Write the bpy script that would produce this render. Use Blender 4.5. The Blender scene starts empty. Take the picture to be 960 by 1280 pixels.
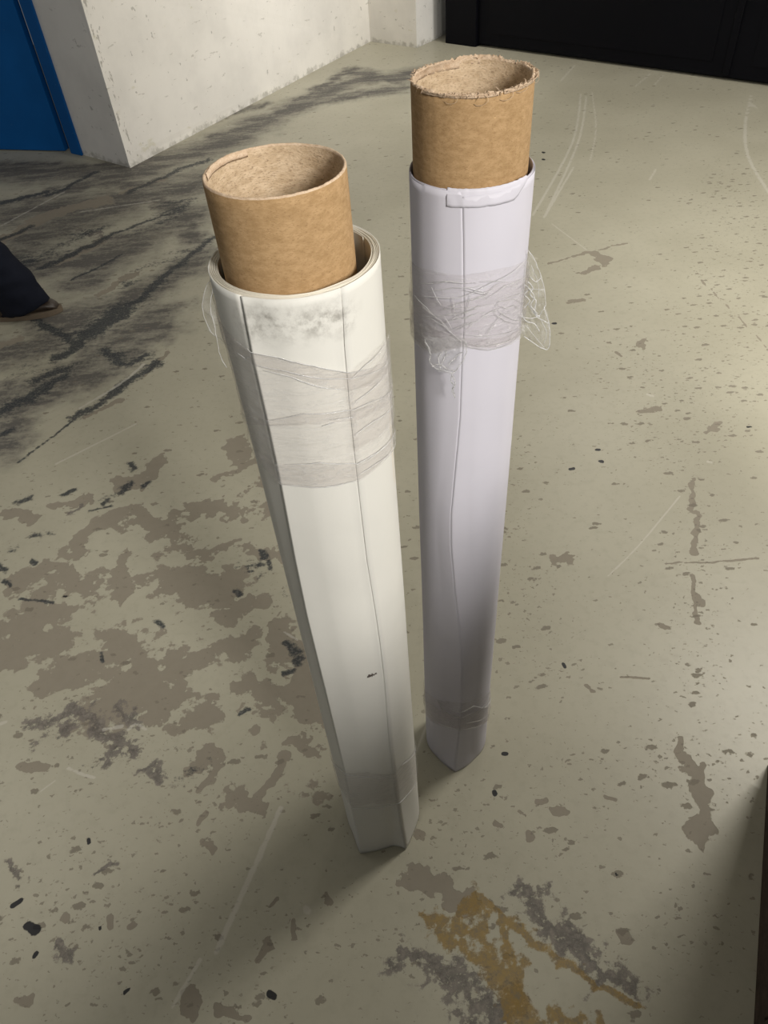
import bpy, bmesh, math, random
import numpy as np
from mathutils import Vector, noise
random.seed(7); rng = np.random.default_rng(7)
scene = bpy.context.scene
COL = scene.collection
PI = math.pi

# ------------------------------------------------------------------ camera
F = 924.0; H = 1.62
_d = np.array([80.0, 920.0, F]); _d /= np.linalg.norm(_d)
_u = -_d
_Y = np.array([0, 0, 1.0]) - _u[2]*_u; _Y /= np.linalg.norm(_Y)
_X = np.cross(_Y, _u)
RC = np.array([_X, _Y, _u])                       # image axes (right, down, forward) -> world
cam_d = bpy.data.cameras.new('camera'); cam = bpy.data.objects.new('camera', cam_d)
COL.objects.link(cam); scene.camera = cam
cam_d.sensor_fit = 'VERTICAL'; cam_d.sensor_height = 36.0; cam_d.lens = 36.0*F/1280.0
cam_d.clip_start = 0.02
from mathutils import Matrix
M = Matrix([[RC[0][0], -RC[0][1], -RC[0][2], 0],
            [RC[1][0], -RC[1][1], -RC[1][2], 0],
            [RC[2][0], -RC[2][1], -RC[2][2], H],
            [0, 0, 0, 1]])
cam.matrix_world = M

def ray(x, y): return RC @ np.array([x-480.0, y-640.0, F])
def fl(x, y, z=0.0):                              # photo point -> point on the horizontal plane z
    r = ray(x, y); t = (z-H)/r[2]; return np.array([0, 0, H])+r*t
def vplane(x, y, p, q):                           # photo point -> point on the vertical plane through floor points p, q
    n = np.array([-(q[1]-p[1]), q[0]-p[0], 0.0]); r = ray(x, y); o = np.array([0, 0, H])
    t = (n @ (np.array([p[0], p[1], 0])-o))/(n @ r); return o+r*t

# ------------------------------------------------------------------ light
scene.view_settings.view_transform = 'Standard'; scene.view_settings.look = 'None'
scene.view_settings.gamma = 1.0; scene.view_settings.use_curve_mapping = False
scene.view_settings.exposure = 0.0
w = bpy.data.worlds.new('world'); scene.world = w; w.use_nodes = True
w.node_tree.nodes['Background'].inputs[0].default_value = (0.93, 0.96, 1.0, 1)
w.node_tree.nodes['Background'].inputs[1].default_value = 0.12

def area(name, loc, target, sx, sy, power, color, spread=PI):
    l = bpy.data.lights.new(name, 'AREA'); l.shape = 'RECTANGLE'; l.size = sx; l.size_y = sy
    l.energy = power; l.color = color; l.spread = spread
    o = bpy.data.objects.new(name, l); COL.objects.link(o); o.location = loc
    o.rotation_euler = (Vector(target)-Vector(loc)).to_track_quat('-Z', 'Y').to_euler()
    return o
lt = area('tube_light_near', (2.30, 2.20, 2.65), (2.30, 2.20, 0), 0.75, 0.16, 78, (1.0, 0.955, 0.88))
lt.rotation_euler = (0, 0, math.radians(130))
area('tube_light_behind', (1.06, -1.28, 2.38), (0.1, 0.6, 0.8), 0.45, 0.55, 82, (1.0, 0.96, 0.90))
area('fill_light_left', (-2.2, 1.9, 3.0), (-1.4, 2.4, 0), 0.3, 0.9, 7, (1.0, 0.96, 0.90))  # added fill, lifts the left floor and the wall end
area('fill_light_far', (1.9, 5.3, 3.1), (1.9, 5.3, 0), 0.2, 1.2, 24, (1.0, 0.96, 0.90))  # added fill for the pilaster, black door and far floor
area('wall_fill_light', (2.9, 4.2, 2.7), (-0.30, 6.25, 0.75), 0.4, 0.4, 13, (1.0, 0.965, 0.91), math.radians(60))  # added narrow beam that brightens the white wall, not its floor

# ------------------------------------------------------------------ helpers
def link(o, parent=None):
    COL.objects.link(o)
    if parent: o.parent = parent
    return o
def mesh_obj(name, verts, faces, mat=None, parent=None, smooth=True, loc=None):
    me = bpy.data.meshes.new(name)
    me.from_pydata([tuple(v) for v in verts], [], faces); me.update()
    if mat:
        for m in (mat if isinstance(mat, (list, tuple)) else [mat]): me.materials.append(m)
    if smooth: me.polygons.foreach_set('use_smooth', [True]*len(me.polygons))
    o = bpy.data.objects.new(name, me); link(o, parent)
    return o
def bm_obj(name, bm, mat=None, parent=None, smooth=False):
    me = bpy.data.meshes.new(name); bmesh.ops.recalc_face_normals(bm, faces=bm.faces)
    bm.to_mesh(me); bm.free()
    if mat:
        for m in (mat if isinstance(mat, (list, tuple)) else [mat]): me.materials.append(m)
    if smooth: me.polygons.foreach_set('use_smooth', [True]*len(me.polygons))
    o = bpy.data.objects.new(name, me); link(o, parent)
    return o
def root(name, loc, label, cat, group=None):
    o = bpy.data.objects.new(name, None); o.location = loc; o.empty_display_size = 0.1
    COL.objects.link(o); o['label'] = label; o['category'] = cat
    if group: o['group'] = group
    return o
def shift(o, r):                                  # geometry written in world space, child of a root at r.location
    o.data.transform(Matrix.Translation(-Vector(r.location))); return o
def prism(name, pts, z0, z1, mat, parent=None, bevel=0.0, kind=None):
    bm = bmesh.new()
    a = [bm.verts.new((p[0], p[1], z0)) for p in pts]; b = [bm.verts.new((p[0], p[1], z1)) for p in pts]
    n = len(pts)
    bm.faces.new(a[::-1]); bm.faces.new(b)
    for i in range(n): bm.faces.new((a[i], a[(i+1) % n], b[(i+1) % n], b[i]))
    if bevel: bmesh.ops.bevel(bm, geom=list(bm.edges), offset=bevel, segments=2, profile=0.6, affect='EDGES')
    o = bm_obj(name, bm, mat, parent)
    if kind: o['kind'] = kind
    return o
def tube_mesh(pts, rad, seg=6):
    V = []; Fc = []
    pts = [Vector(p) for p in pts]; n = len(pts)
    rr = rad if isinstance(rad, (list, tuple)) else [rad]*n
    for i, p in enumerate(pts):
        t = (pts[min(i+1, n-1)]-pts[max(i-1, 0)]).normalized()
        a = t.orthogonal().normalized() if i == 0 else (a-t*a.dot(t)).normalized()
        b = t.cross(a)
        for k in range(seg):
            q = 2*PI*k/seg; V.append(p+(a*math.cos(q)+b*math.sin(q))*rr[i])
    for i in range(n-1):
        for k in range(seg): Fc.append((i*seg+k, i*seg+(k+1) % seg, (i+1)*seg+(k+1) % seg, (i+1)*seg+k))
    Fc.append(tuple(range(seg))[::-1]); Fc.append(tuple((n-1)*seg+k for k in range(seg)))
    return V, Fc
class MB:
    def __init__(s): s.v = []; s.f = []
    def add(s, V, Fc):
        n = len(s.v); s.v += [tuple(v) for v in V]; s.f += [tuple(i+n for i in f) for f in Fc]
    def tube(s, pts, rad, seg=6): s.add(*tube_mesh(pts, rad, seg))
    def build(s, name, mat, parent=None, smooth=True): return mesh_obj(name, s.v, s.f, mat, parent, smooth)

def smooth_pts(P, k=6):                           # Catmull-Rom through the points
    P = [np.array(p, float) for p in P]; out = []
    for i in range(len(P)-1):
        a, b, c, d = P[max(i-1, 0)], P[i], P[i+1], P[min(i+2, len(P)-1)]
        for j in range(k):
            t = j/k; out.append(0.5*((2*b)+(c-a)*t+(2*a-5*b+4*c-d)*t*t+(3*b-a-3*c+d)*t**3))
    out.append(P[-1]); return out
# ------------------------------------------------------------------ materials
class NT:
    def __init__(s, name):
        s.m = bpy.data.materials.new(name); s.m.use_nodes = True; s.t = s.m.node_tree
        s.bsdf = s.t.nodes['Principled BSDF']; s.out = s.t.nodes['Material Output']
        s.co = s.n('ShaderNodeTexCoord').outputs['Object']
    def n(s, t, **k):
        x = s.t.nodes.new(t)
        for a, b in k.items(): setattr(x, a, b)
        return x
    def L(s, a, b): s.t.links.new(a, b)
    def set(s, sock, v):
        if hasattr(v, 'is_linked') or isinstance(v, bpy.types.NodeSocket): s.L(v, sock)
        else: sock.default_value = v
    def noise(s, scale, detail=4, rough=0.55, vec=None, dist=0.0, out='Fac'):
        x = s.n('ShaderNodeTexNoise'); x.inputs['Scale'].default_value = scale
        x.inputs['Detail'].default_value = detail; x.inputs['Roughness'].default_value = rough
        x.inputs['Distortion'].default_value = dist
        s.L(vec or s.co, x.inputs['Vector']); return x.outputs[out]
    def mapv(s, scale=(1, 1, 1), rot=(0, 0, 0), loc=(0, 0, 0), vec=None):
        x = s.n('ShaderNodeMapping'); x.inputs['Scale'].default_value = scale
        x.inputs['Rotation'].default_value = rot; x.inputs['Location'].default_value = loc
        s.L(vec or s.co, x.inputs['Vector']); return x.outputs[0]
    def m_(s, op, a, b=None, c=None, clamp=False):
        x = s.n('ShaderNodeMath', operation=op); x.use_clamp = clamp
        s.set(x.inputs[0], a)
        if b is not None: s.set(x.inputs[1], b)
        if c is not None: s.set(x.inputs[2], c)
        return x.outputs[0]
    def step(s, v, lo, hi):
        x = s.n('ShaderNodeMapRange'); x.interpolation_type = 'SMOOTHSTEP'
        s.L(v, x.inputs['Value']); x.inputs['From Min'].default_value = lo; x.inputs['From Max'].default_value = hi
        return x.outputs['Result']
    def mix(s, f, a, b, mode='MIX'):
        x = s.n('ShaderNodeMix', data_type='RGBA', blend_type=mode)
        s.set(x.inputs[0], f)
        s.set(x.inputs[6], a if not isinstance(a, tuple) else (*a, 1)[:4])
        s.set(x.inputs[7], b if not isinstance(b, tuple) else (*b, 1)[:4]); return x.outputs[2]
    def attr(s, name): return s.n('ShaderNodeAttribute', attribute_name=name).outputs['Fac']
    def bump(s, h, strength=0.3, dist=0.002):
        x = s.n('ShaderNodeBump'); x.inputs['Strength'].default_value = strength; x.inputs['Distance'].default_value = dist
        s.L(h, x.inputs['Height']); s.L(x.outputs[0], s.bsdf.inputs['Normal']); return x
    def fin(s, col, rough=0.6, spec=0.4, metal=0.0):
        s.set(s.bsdf.inputs['Base Color'], col if not isinstance(col, tuple) else (*col, 1)[:4])
        s.set(s.bsdf.inputs['Roughness'], rough)
        s.bsdf.inputs['Specular IOR Level'].default_value = spec; s.bsdf.inputs['Metallic'].default_value = metal
        return s.m

def mat_floor():
    s = NT('painted_concrete')
    n1 = s.noise(9, 6, 0.62); n2 = s.noise(38, 5, 0.6); n3 = s.noise(2.2, 3, 0.5); n4 = s.noise(130, 6, 0.72); n5 = s.noise(60, 8, 0.78)
    nn = s.m_('ADD', s.m_('MULTIPLY', n1, 0.55), s.m_('MULTIPLY', n2, 0.45))          # about 0.5
    dn = s.m_('SUBTRACT', nn, 0.5)
    paint = s.mix(s.step(n3, 0.3, 0.7), (0.40, 0.38, 0.295), (0.445, 0.425, 0.335))
    paint = s.mix(s.m_('MULTIPLY', s.step(n2, 0.45, 0.75), 0.35), paint, (0.335, 0.312, 0.242))
    def th(name, amp, lo, hi): return s.step(s.m_('ADD', s.attr(name), s.m_('MULTIPLY', dn, amp)), lo, hi)
    # soft grime
    sk = s.noise(7, 8, 0.78, s.mapv((1.0, 5.0, 1), (0, 0, -0.62)))
    g = s.m_('MULTIPLY', s.attr('grime'), s.m_('ADD', 0.42, s.m_('MULTIPLY', s.step(s.noise(5, 6, 0.7, s.mapv((0.7, 2.6, 1), (0, 0, -0.95))), 0.3, 0.72), 0.60)), clamp=True)
    g = s.m_('MULTIPLY', g, s.m_('ADD', 0.78, s.m_('MULTIPLY', s.m_('ADD', s.step(n5, 0.36, 0.62), s.step(sk, 0.36, 0.64)), 0.50)), clamp=True)
    c = s.mix(g, paint, (0.115, 0.108, 0.098))
    # bare worn concrete where the paint has come off
    bz = th('brown', 1.7, 0.46, 0.54)
    bcol = s.mix(n2, (0.225, 0.198, 0.155), (0.285, 0.252, 0.200))
    c = s.mix(s.m_('MULTIPLY', bz, 0.9), c, bcol)
    # fine chips, elongated
    def chips(scale, vec, lo, hi, seed):
        v = s.n('ShaderNodeTexVoronoi'); v.inputs['Scale'].default_value = scale
        v.inputs['Randomness'].default_value = 1.0
        dis = s.n('ShaderNodeVectorMath', operation='ADD')
        nz = s.n('ShaderNodeVectorMath', operation='SCALE'); nz.inputs['Scale'].default_value = 0.018
        s.L(s.noise(70, 3, 0.6, out='Color'), nz.inputs[0]); s.L(nz.outputs[0], dis.inputs[1]); s.L(vec, dis.inputs[0])
        s.L(dis.outputs[0], v.inputs['Vector'])
        sep = s.n('ShaderNodeSeparateColor'); s.L(v.outputs['Color'], sep.inputs[0])
        size = s.m_('MINIMUM', s.m_('MULTIPLY', s.m_('SUBTRACT', sep.outputs[0], s.m_('SUBTRACT', 0.92, s.m_('MULTIPLY', s.attr('chips'), 0.62))), 1.9), 0.27)
        return s.step(s.m_('SUBTRACT', size, v.outputs['Distance']), -0.02, 0.05)
    ch0 = chips(15, s.mapv((0.7, 1.0, 1), (0, 0, 1.1), (7, 2, 0)), 0, 0, 0); ch1 = chips(34, s.mapv((0.55, 1.1, 1), (0, 0, 0.3)), 0, 0, 0)
    ch2 = chips(75, s.mapv((0.6, 1.0, 1), (0, 0, -0.5), (3, 1, 0)), 0, 0, 0)
    ch3 = chips(150, s.mapv((0.6, 1.0, 1), (0, 0, 0.2), (1, 8, 0)), 0, 0, 0)
    chz = s.m_('MAXIMUM', s.m_('MAXIMUM', ch1, s.m_('MULTIPLY', ch3, 0.6)), s.m_('MULTIPLY', ch2, 0.85))
    c = s.mix(s.m_('MULTIPLY', chz, 0.75), c, s.mix(n1, (0.12, 0.105, 0.08), (0.24, 0.21, 0.165)))
    # violet-grey speckle
    vz = s.step(s.m_('ADD', s.attr('violet'), s.m_('MULTIPLY', s.m_('SUBTRACT', n5, 0.5), 3.0)), 0.40, 0.75)
    c = s.mix(s.m_('MULTIPLY', vz, 0.85), c, s.mix(s.step(n5, 0.38, 0.66), (0.070, 0.062, 0.062), (0.23, 0.205, 0.18)))
    oz = s.step(s.m_('ADD', s.attr('ochre'), s.m_('MULTIPLY', s.m_('SUBTRACT', s.m_('ADD', s.m_('MULTIPLY', n5, 0.7), s.m_('MULTIPLY', n1, 0.3)), 0.5), 2.6)), 0.40, 0.70)
    c = s.mix(s.m_('MULTIPLY', oz, 0.85), c, s.mix(s.step(n5, 0.42, 0.66), (0.29, 0.185, 0.042), (0.175, 0.135, 0.075)))
    # dark blue-black tyre grime with pale flecks
    dz = s.step(s.m_('ADD', s.attr('dark'), s.m_('MULTIPLY', s.m_('SUBTRACT', s.m_('ADD', s.m_('MULTIPLY', n5, 0.6), s.m_('MULTIPLY', sk, 0.4)), 0.5), 3.2)), 0.34, 0.78)
    dcol = s.mix(s.step(n4, 0.46, 0.70), (0.026, 0.032, 0.037), (0.16, 0.155, 0.145))
    c = s.mix(s.m_('MULTIPLY', dz, 0.93), c, dcol)
    kz = s.step(s.m_('ADD', s.attr('black'), s.m_('MULTIPLY', dn, 0.9)), 0.42, 0.55)
    c = s.mix(kz, c, (0.02, 0.02, 0.022))
    # pale scuffs, drips
    wz = s.step(s.m_('ADD', s.attr('white'), s.m_('MULTIPLY', s.m_('SUBTRACT', n2, 0.5), 1.2)), 0.35, 0.75)
    c = s.mix(s.m_('MULTIPLY', wz, 0.45), c, (0.62, 0.60, 0.54))
    fleck = s.m_('MULTIPLY', s.step(s.noise(230, 2, 0.5), 0.74, 0.80), s.m_('ADD', 0.1, s.attr('grime')), clamp=True)
    c = s.mix(fleck, c, (0.45, 0.44, 0.41))
    allz = s.m_('MAXIMUM', s.m_('MAXIMUM', bz, chz), s.m_('MAXIMUM', vz, s.m_('MULTIPLY', dz, 0.6)))
    hgt = s.m_('ADD', s.m_('MULTIPLY', allz, -1.0), s.m_('MULTIPLY', n2, 0.6))
    s.bump(hgt, 0.35, 0.0015)
    rough = s.m_('ADD', 0.42, s.m_('MULTIPLY', s.m_('MAXIMUM', allz, g), 0.3))
    return s.fin(c, rough, 0.42)

def mat_wall(name, base, scuff, amt, edge=None):
    s = NT(name)
    n1 = s.noise(3, 5, 0.6); n2 = s.noise(14, 6, 0.7); n3 = s.noise(60, 4, 0.6)
    c = s.mix(s.step(n1, 0.35, 0.7), base, tuple(x*0.90 for x in base))
    st = s.noise(9, 5, 0.65, s.mapv((1, 1, 3.5), (0.4, 0.5, 0.3)))
    z = s.m_('MULTIPLY', s.step(st, 0.64, 0.69), amt)
    c = s.mix(z, c, scuff)
    sm = s.m_('MULTIPLY', s.step(s.noise(22, 3, 0.5, s.mapv((1, 1, 0.8))), 0.69, 0.72), amt)
    c = s.mix(sm, c, tuple(x*0.6 for x in scuff))
    if edge is not None:                          # knocked plaster along the corner, dirt splashed at the foot
        dp = s.n('ShaderNodeVectorMath', operation='DOT_PRODUCT'); s.L(s.co, dp.inputs[0]); dp.inputs[1].default_value = (edge[1][0], edge[1][1], 0)
        a = s.m_('SUBTRACT', dp.outputs['Value'], float(edge[0][0]*edge[1][0]+edge[0][1]*edge[1][1]))
        near = s.m_('MULTIPLY', s.step(a, 0.0, 0.015), s.step(a, 0.13, 0.03))
        ez = s.step(s.m_('ADD', s.m_('MULTIPLY', near, 0.16), s.noise(40, 5, 0.65, s.mapv((1, 1, 0.45)))), 0.70, 0.75)
        c = s.mix(s.m_('MULTIPLY', ez, 0.75), c, (0.33, 0.31, 0.27))
        ye = s.step(s.m_('ADD', s.m_('MULTIPLY', s.step(a, 0.6, 0.1), 0.05), s.noise(6, 4, 0.6, s.mapv((1, 1, 2.0), loc=(4, 2, 1)))), 0.67, 0.74)
        c = s.mix(s.m_('MULTIPLY', ye, 0.35), c, (0.55, 0.52, 0.34))
    sx_ = s.n('ShaderNodeSeparateXYZ'); s.L(s.co, sx_.inputs[0])
    ft = s.step(s.m_('ADD', s.m_('MULTIPLY', s.step(sx_.outputs[2], 0.07, 0.0), 0.30), s.noise(16, 5, 0.65)), 0.66, 0.90)
    c = s.mix(s.m_('MULTIPLY', ft, 0.6), c, (0.30, 0.285, 0.24))
    s.bump(s.m_('ADD', n2, s.m_('MULTIPLY', n3, 0.4)), 0.25, 0.006)
    return s.fin(c, 0.6, 0.3)

def mat_metalpaint(name, base, scratch, rough=0.4, lo=0.70):
    s = NT(name)
    n1 = s.noise(4, 4, 0.6); sc = s.noise(6, 6, 0.72, s.mapv((1, 1, 7)))
    c = s.mix(n1, tuple(x*0.8 for x in base), tuple(x*1.2 for x in base))
    z = s.m_('MULTIPLY', s.step(sc, lo, lo+0.06), 0.75)
    c = s.mix(z, c, scratch)
    s.bump(s.noise(40, 3), 0.15, 0.002)
    return s.fin(c, rough, 0.12)

def mat_card(name, c1, c2, dark, scale=1.0, bump=0.2):
    s = NT(name)
    n = s.noise(90*scale, 6, 0.7, s.mapv((1, 1, 2.2))); f = s.noise(420*scale, 3, 0.6, s.mapv((1, 1, 2.5))); l = s.noise(14, 3, 0.5)
    c = s.mix(s.step(n, 0.32, 0.68), c1, c2)
    c = s.mix(s.m_('MULTIPLY', s.step(f, 0.52, 0.70), 0.65), c, dark)
    c = s.mix(s.m_('MULTIPLY', s.step(s.noise(260*scale, 2), 0.72, 0.78), 0.5), c, tuple(min(1, x*1.35) for x in c2))
    c = s.mix(s.m_('MULTIPLY', l, 0.18), c, tuple(x*0.7 for x in c1))
    s.bump(s.m_('ADD', n, f), bump, 0.0008)
    return s.fin(c, 0.78, 0.22)

def mat_paper(name, base, attrs=False, tooth=0.12):
    s = NT(name)
    n = s.noise(7, 4, 0.6); f = s.noise(260, 4, 0.65, s.mapv((1, 1, 1.6)))
    c = s.mix(s.m_('MULTIPLY', s.step(n, 0.4, 0.75), 0.5), base, tuple(x*0.92 for x in base))
    if attrs:
        sm = s.m_('MULTIPLY', s.attr('smudge'), s.step(s.noise(75, 5, 0.7), 0.36, 0.72))
        c = s.mix(sm, c, (0.33, 0.315, 0.28))
        mk = s.step(s.m_('ADD', s.attr('mark'), s.m_('MULTIPLY', s.m_('SUBTRACT', s.noise(300, 3), 0.5), 1.2)), 0.45, 0.6)
        c = s.mix(mk, c, (0.11, 0.09, 0.08))
    h = s.m_('ADD', s.m_('MULTIPLY', f, 0.4), s.m_('MULTIPLY', s.noise(16, 3, 0.5, s.mapv((1, 1, 0.35))), 2.0))
    s.bump(h, tooth, 0.0015)
    s.fin(c, 0.55, 0.3)
    tl = s.n('ShaderNodeBsdfTranslucent'); s.L(c, tl.inputs[0]); mx = s.n('ShaderNodeMixShader'); mx.inputs[0].default_value = 0.14
    s.L(s.bsdf.outputs[0], mx.inputs[1]); s.L(tl.outputs[0], mx.inputs[2]); s.L(mx.outputs[0], s.out.inputs[0]); return s.m

def mat_film(name, tint, haze, scale=(1, 1, 5), bs=1.0):
    s = NT(name)
    tr = s.n('ShaderNodeBsdfTransparent'); tr.inputs[0].default_value = (*tint, 1)
    s.bsdf.inputs['Base Color'].default_value = (0.80, 0.80, 0.80, 1)
    s.bsdf.inputs['Roughness'].default_value = 0.12; s.bsdf.inputs['Specular IOR Level'].default_value = 0.9
    w1 = s.noise(26, 5, 0.62, s.mapv(scale), 0.6)
    s.bump(w1, bs, 0.006)
    fac = s.m_('ADD', haze, s.m_('MULTIPLY', s.step(s.m_('ABSOLUTE', s.m_('SUBTRACT', w1, 0.5)), 0.035, 0.0), 0.13))
    lw = s.n('ShaderNodeLayerWeight'); lw.inputs[0].default_value = 0.25
    fac = s.m_('ADD', fac, s.m_('MULTIPLY', lw.outputs['Facing'], 0.22), clamp=True)
    mx = s.n('ShaderNodeMixShader'); s.L(fac, mx.inputs[0]); s.L(tr.outputs[0], mx.inputs[1]); s.L(s.bsdf.outputs[0], mx.inputs[2])
    s.L(mx.outputs[0], s.out.inputs[0]); return s.m

def mat_plain(name, col, rough=0.6, spec=0.3, n=0.15, scale=30):
    s = NT(name); k = s.noise(scale, 4, 0.6)
    c = s.mix(k, tuple(x*(1-n) for x in col), tuple(x*(1+n) for x in col)); s.bump(k, 0.2, 0.002)
    return s.fin(c, rough, spec)

M_floor = mat_floor()
M_white = mat_wall('white_wall_paint', (0.80, 0.775, 0.725), (0.42, 0.40, 0.35), 0.55, (fl(163, 210), (fl(463, 52)-fl(163, 210))/np.linalg.norm(fl(463, 52)-fl(163, 210))))
M_white_shade = mat_wall('white_wall_paint_shade', (0.78, 0.765, 0.735), (0.36, 0.35, 0.33), 0.5)  # same white paint, slightly dimmer copy for the shaded faces
M_blue = mat_metalpaint('blue_door_paint', (0.006, 0.090, 0.30), (0.24, 0.32, 0.40), 0.42, 0.655)
M_black = mat_metalpaint('black_door_paint', (0.0020, 0.0022, 0.0042), (0.05, 0.055, 0.075), 0.6, 0.68)
M_gap_shade = mat_plain('gap_shade', (0.01, 0.01, 0.01))
M_ceil = mat_plain('ceiling_paint', (0.55, 0.54, 0.51))
M_kraft = mat_card('kraft_board', (0.350, 0.222, 0.105), (0.470, 0.310, 0.160), (0.25, 0.150, 0.070))
M_inner = mat_card('rough_chipboard', (0.46, 0.340, 0.215), (0.64, 0.500, 0.345), (0.20, 0.13, 0.08), 0.8, 0.8)
M_rim = mat_card('board_edge', (0.50, 0.36, 0.24), (0.66, 0.52, 0.38), (0.33, 0.22, 0.14), 1.3, 0.4)
M_paperL = mat_paper('warm_white_paper', (0.78, 0.77, 0.72), True, 0.22)
M_rimL = mat_paper('cream_paper_edge', (0.78, 0.74, 0.64))
M_paperR = mat_paper('lavender_white_paper', (0.705, 0.69, 0.765), False, 0.10)
M_film = mat_film('stretch_film', (0.965, 0.955, 0.95), 0.05)
M_fold_glint = mat_film('stretch_film_fold_glint', (0.95, 0.95, 0.95), 0.55)  # whitish opacity paints the highlights along the film folds
M_loose = mat_film('stretch_film_loose', (0.97, 0.97, 0.97), 0.09, (1, 1, 1), 1.0)
M_rust = mat_card('stained_dark_wood', (0.050, 0.034, 0.026), (0.085, 0.060, 0.046), (0.02, 0.014, 0.01), 0.3, 0.6)
M_trouser = mat_plain('navy_cloth', (0.008, 0.010, 0.018), 0.85, 0.15)
M_shoe = mat_plain('dark_brown_leather', (0.030, 0.020, 0.014), 0.4, 0.5)
M_sole = mat_plain('shoe_sole', (0.16, 0.125, 0.09), 0.7)
M_jacket = mat_plain('charcoal_jacket_cloth', (0.03, 0.03, 0.034), 0.85, 0.15)
M_skin = mat_plain('skin', (0.50, 0.31, 0.22), 0.5, 0.35, 0.05)
M_hair = mat_plain('dark_hair', (0.02, 0.014, 0.01), 0.5)
M_metal = mat_plain('worn_steel', (0.25, 0.24, 0.23), 0.35, 0.5)

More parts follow.
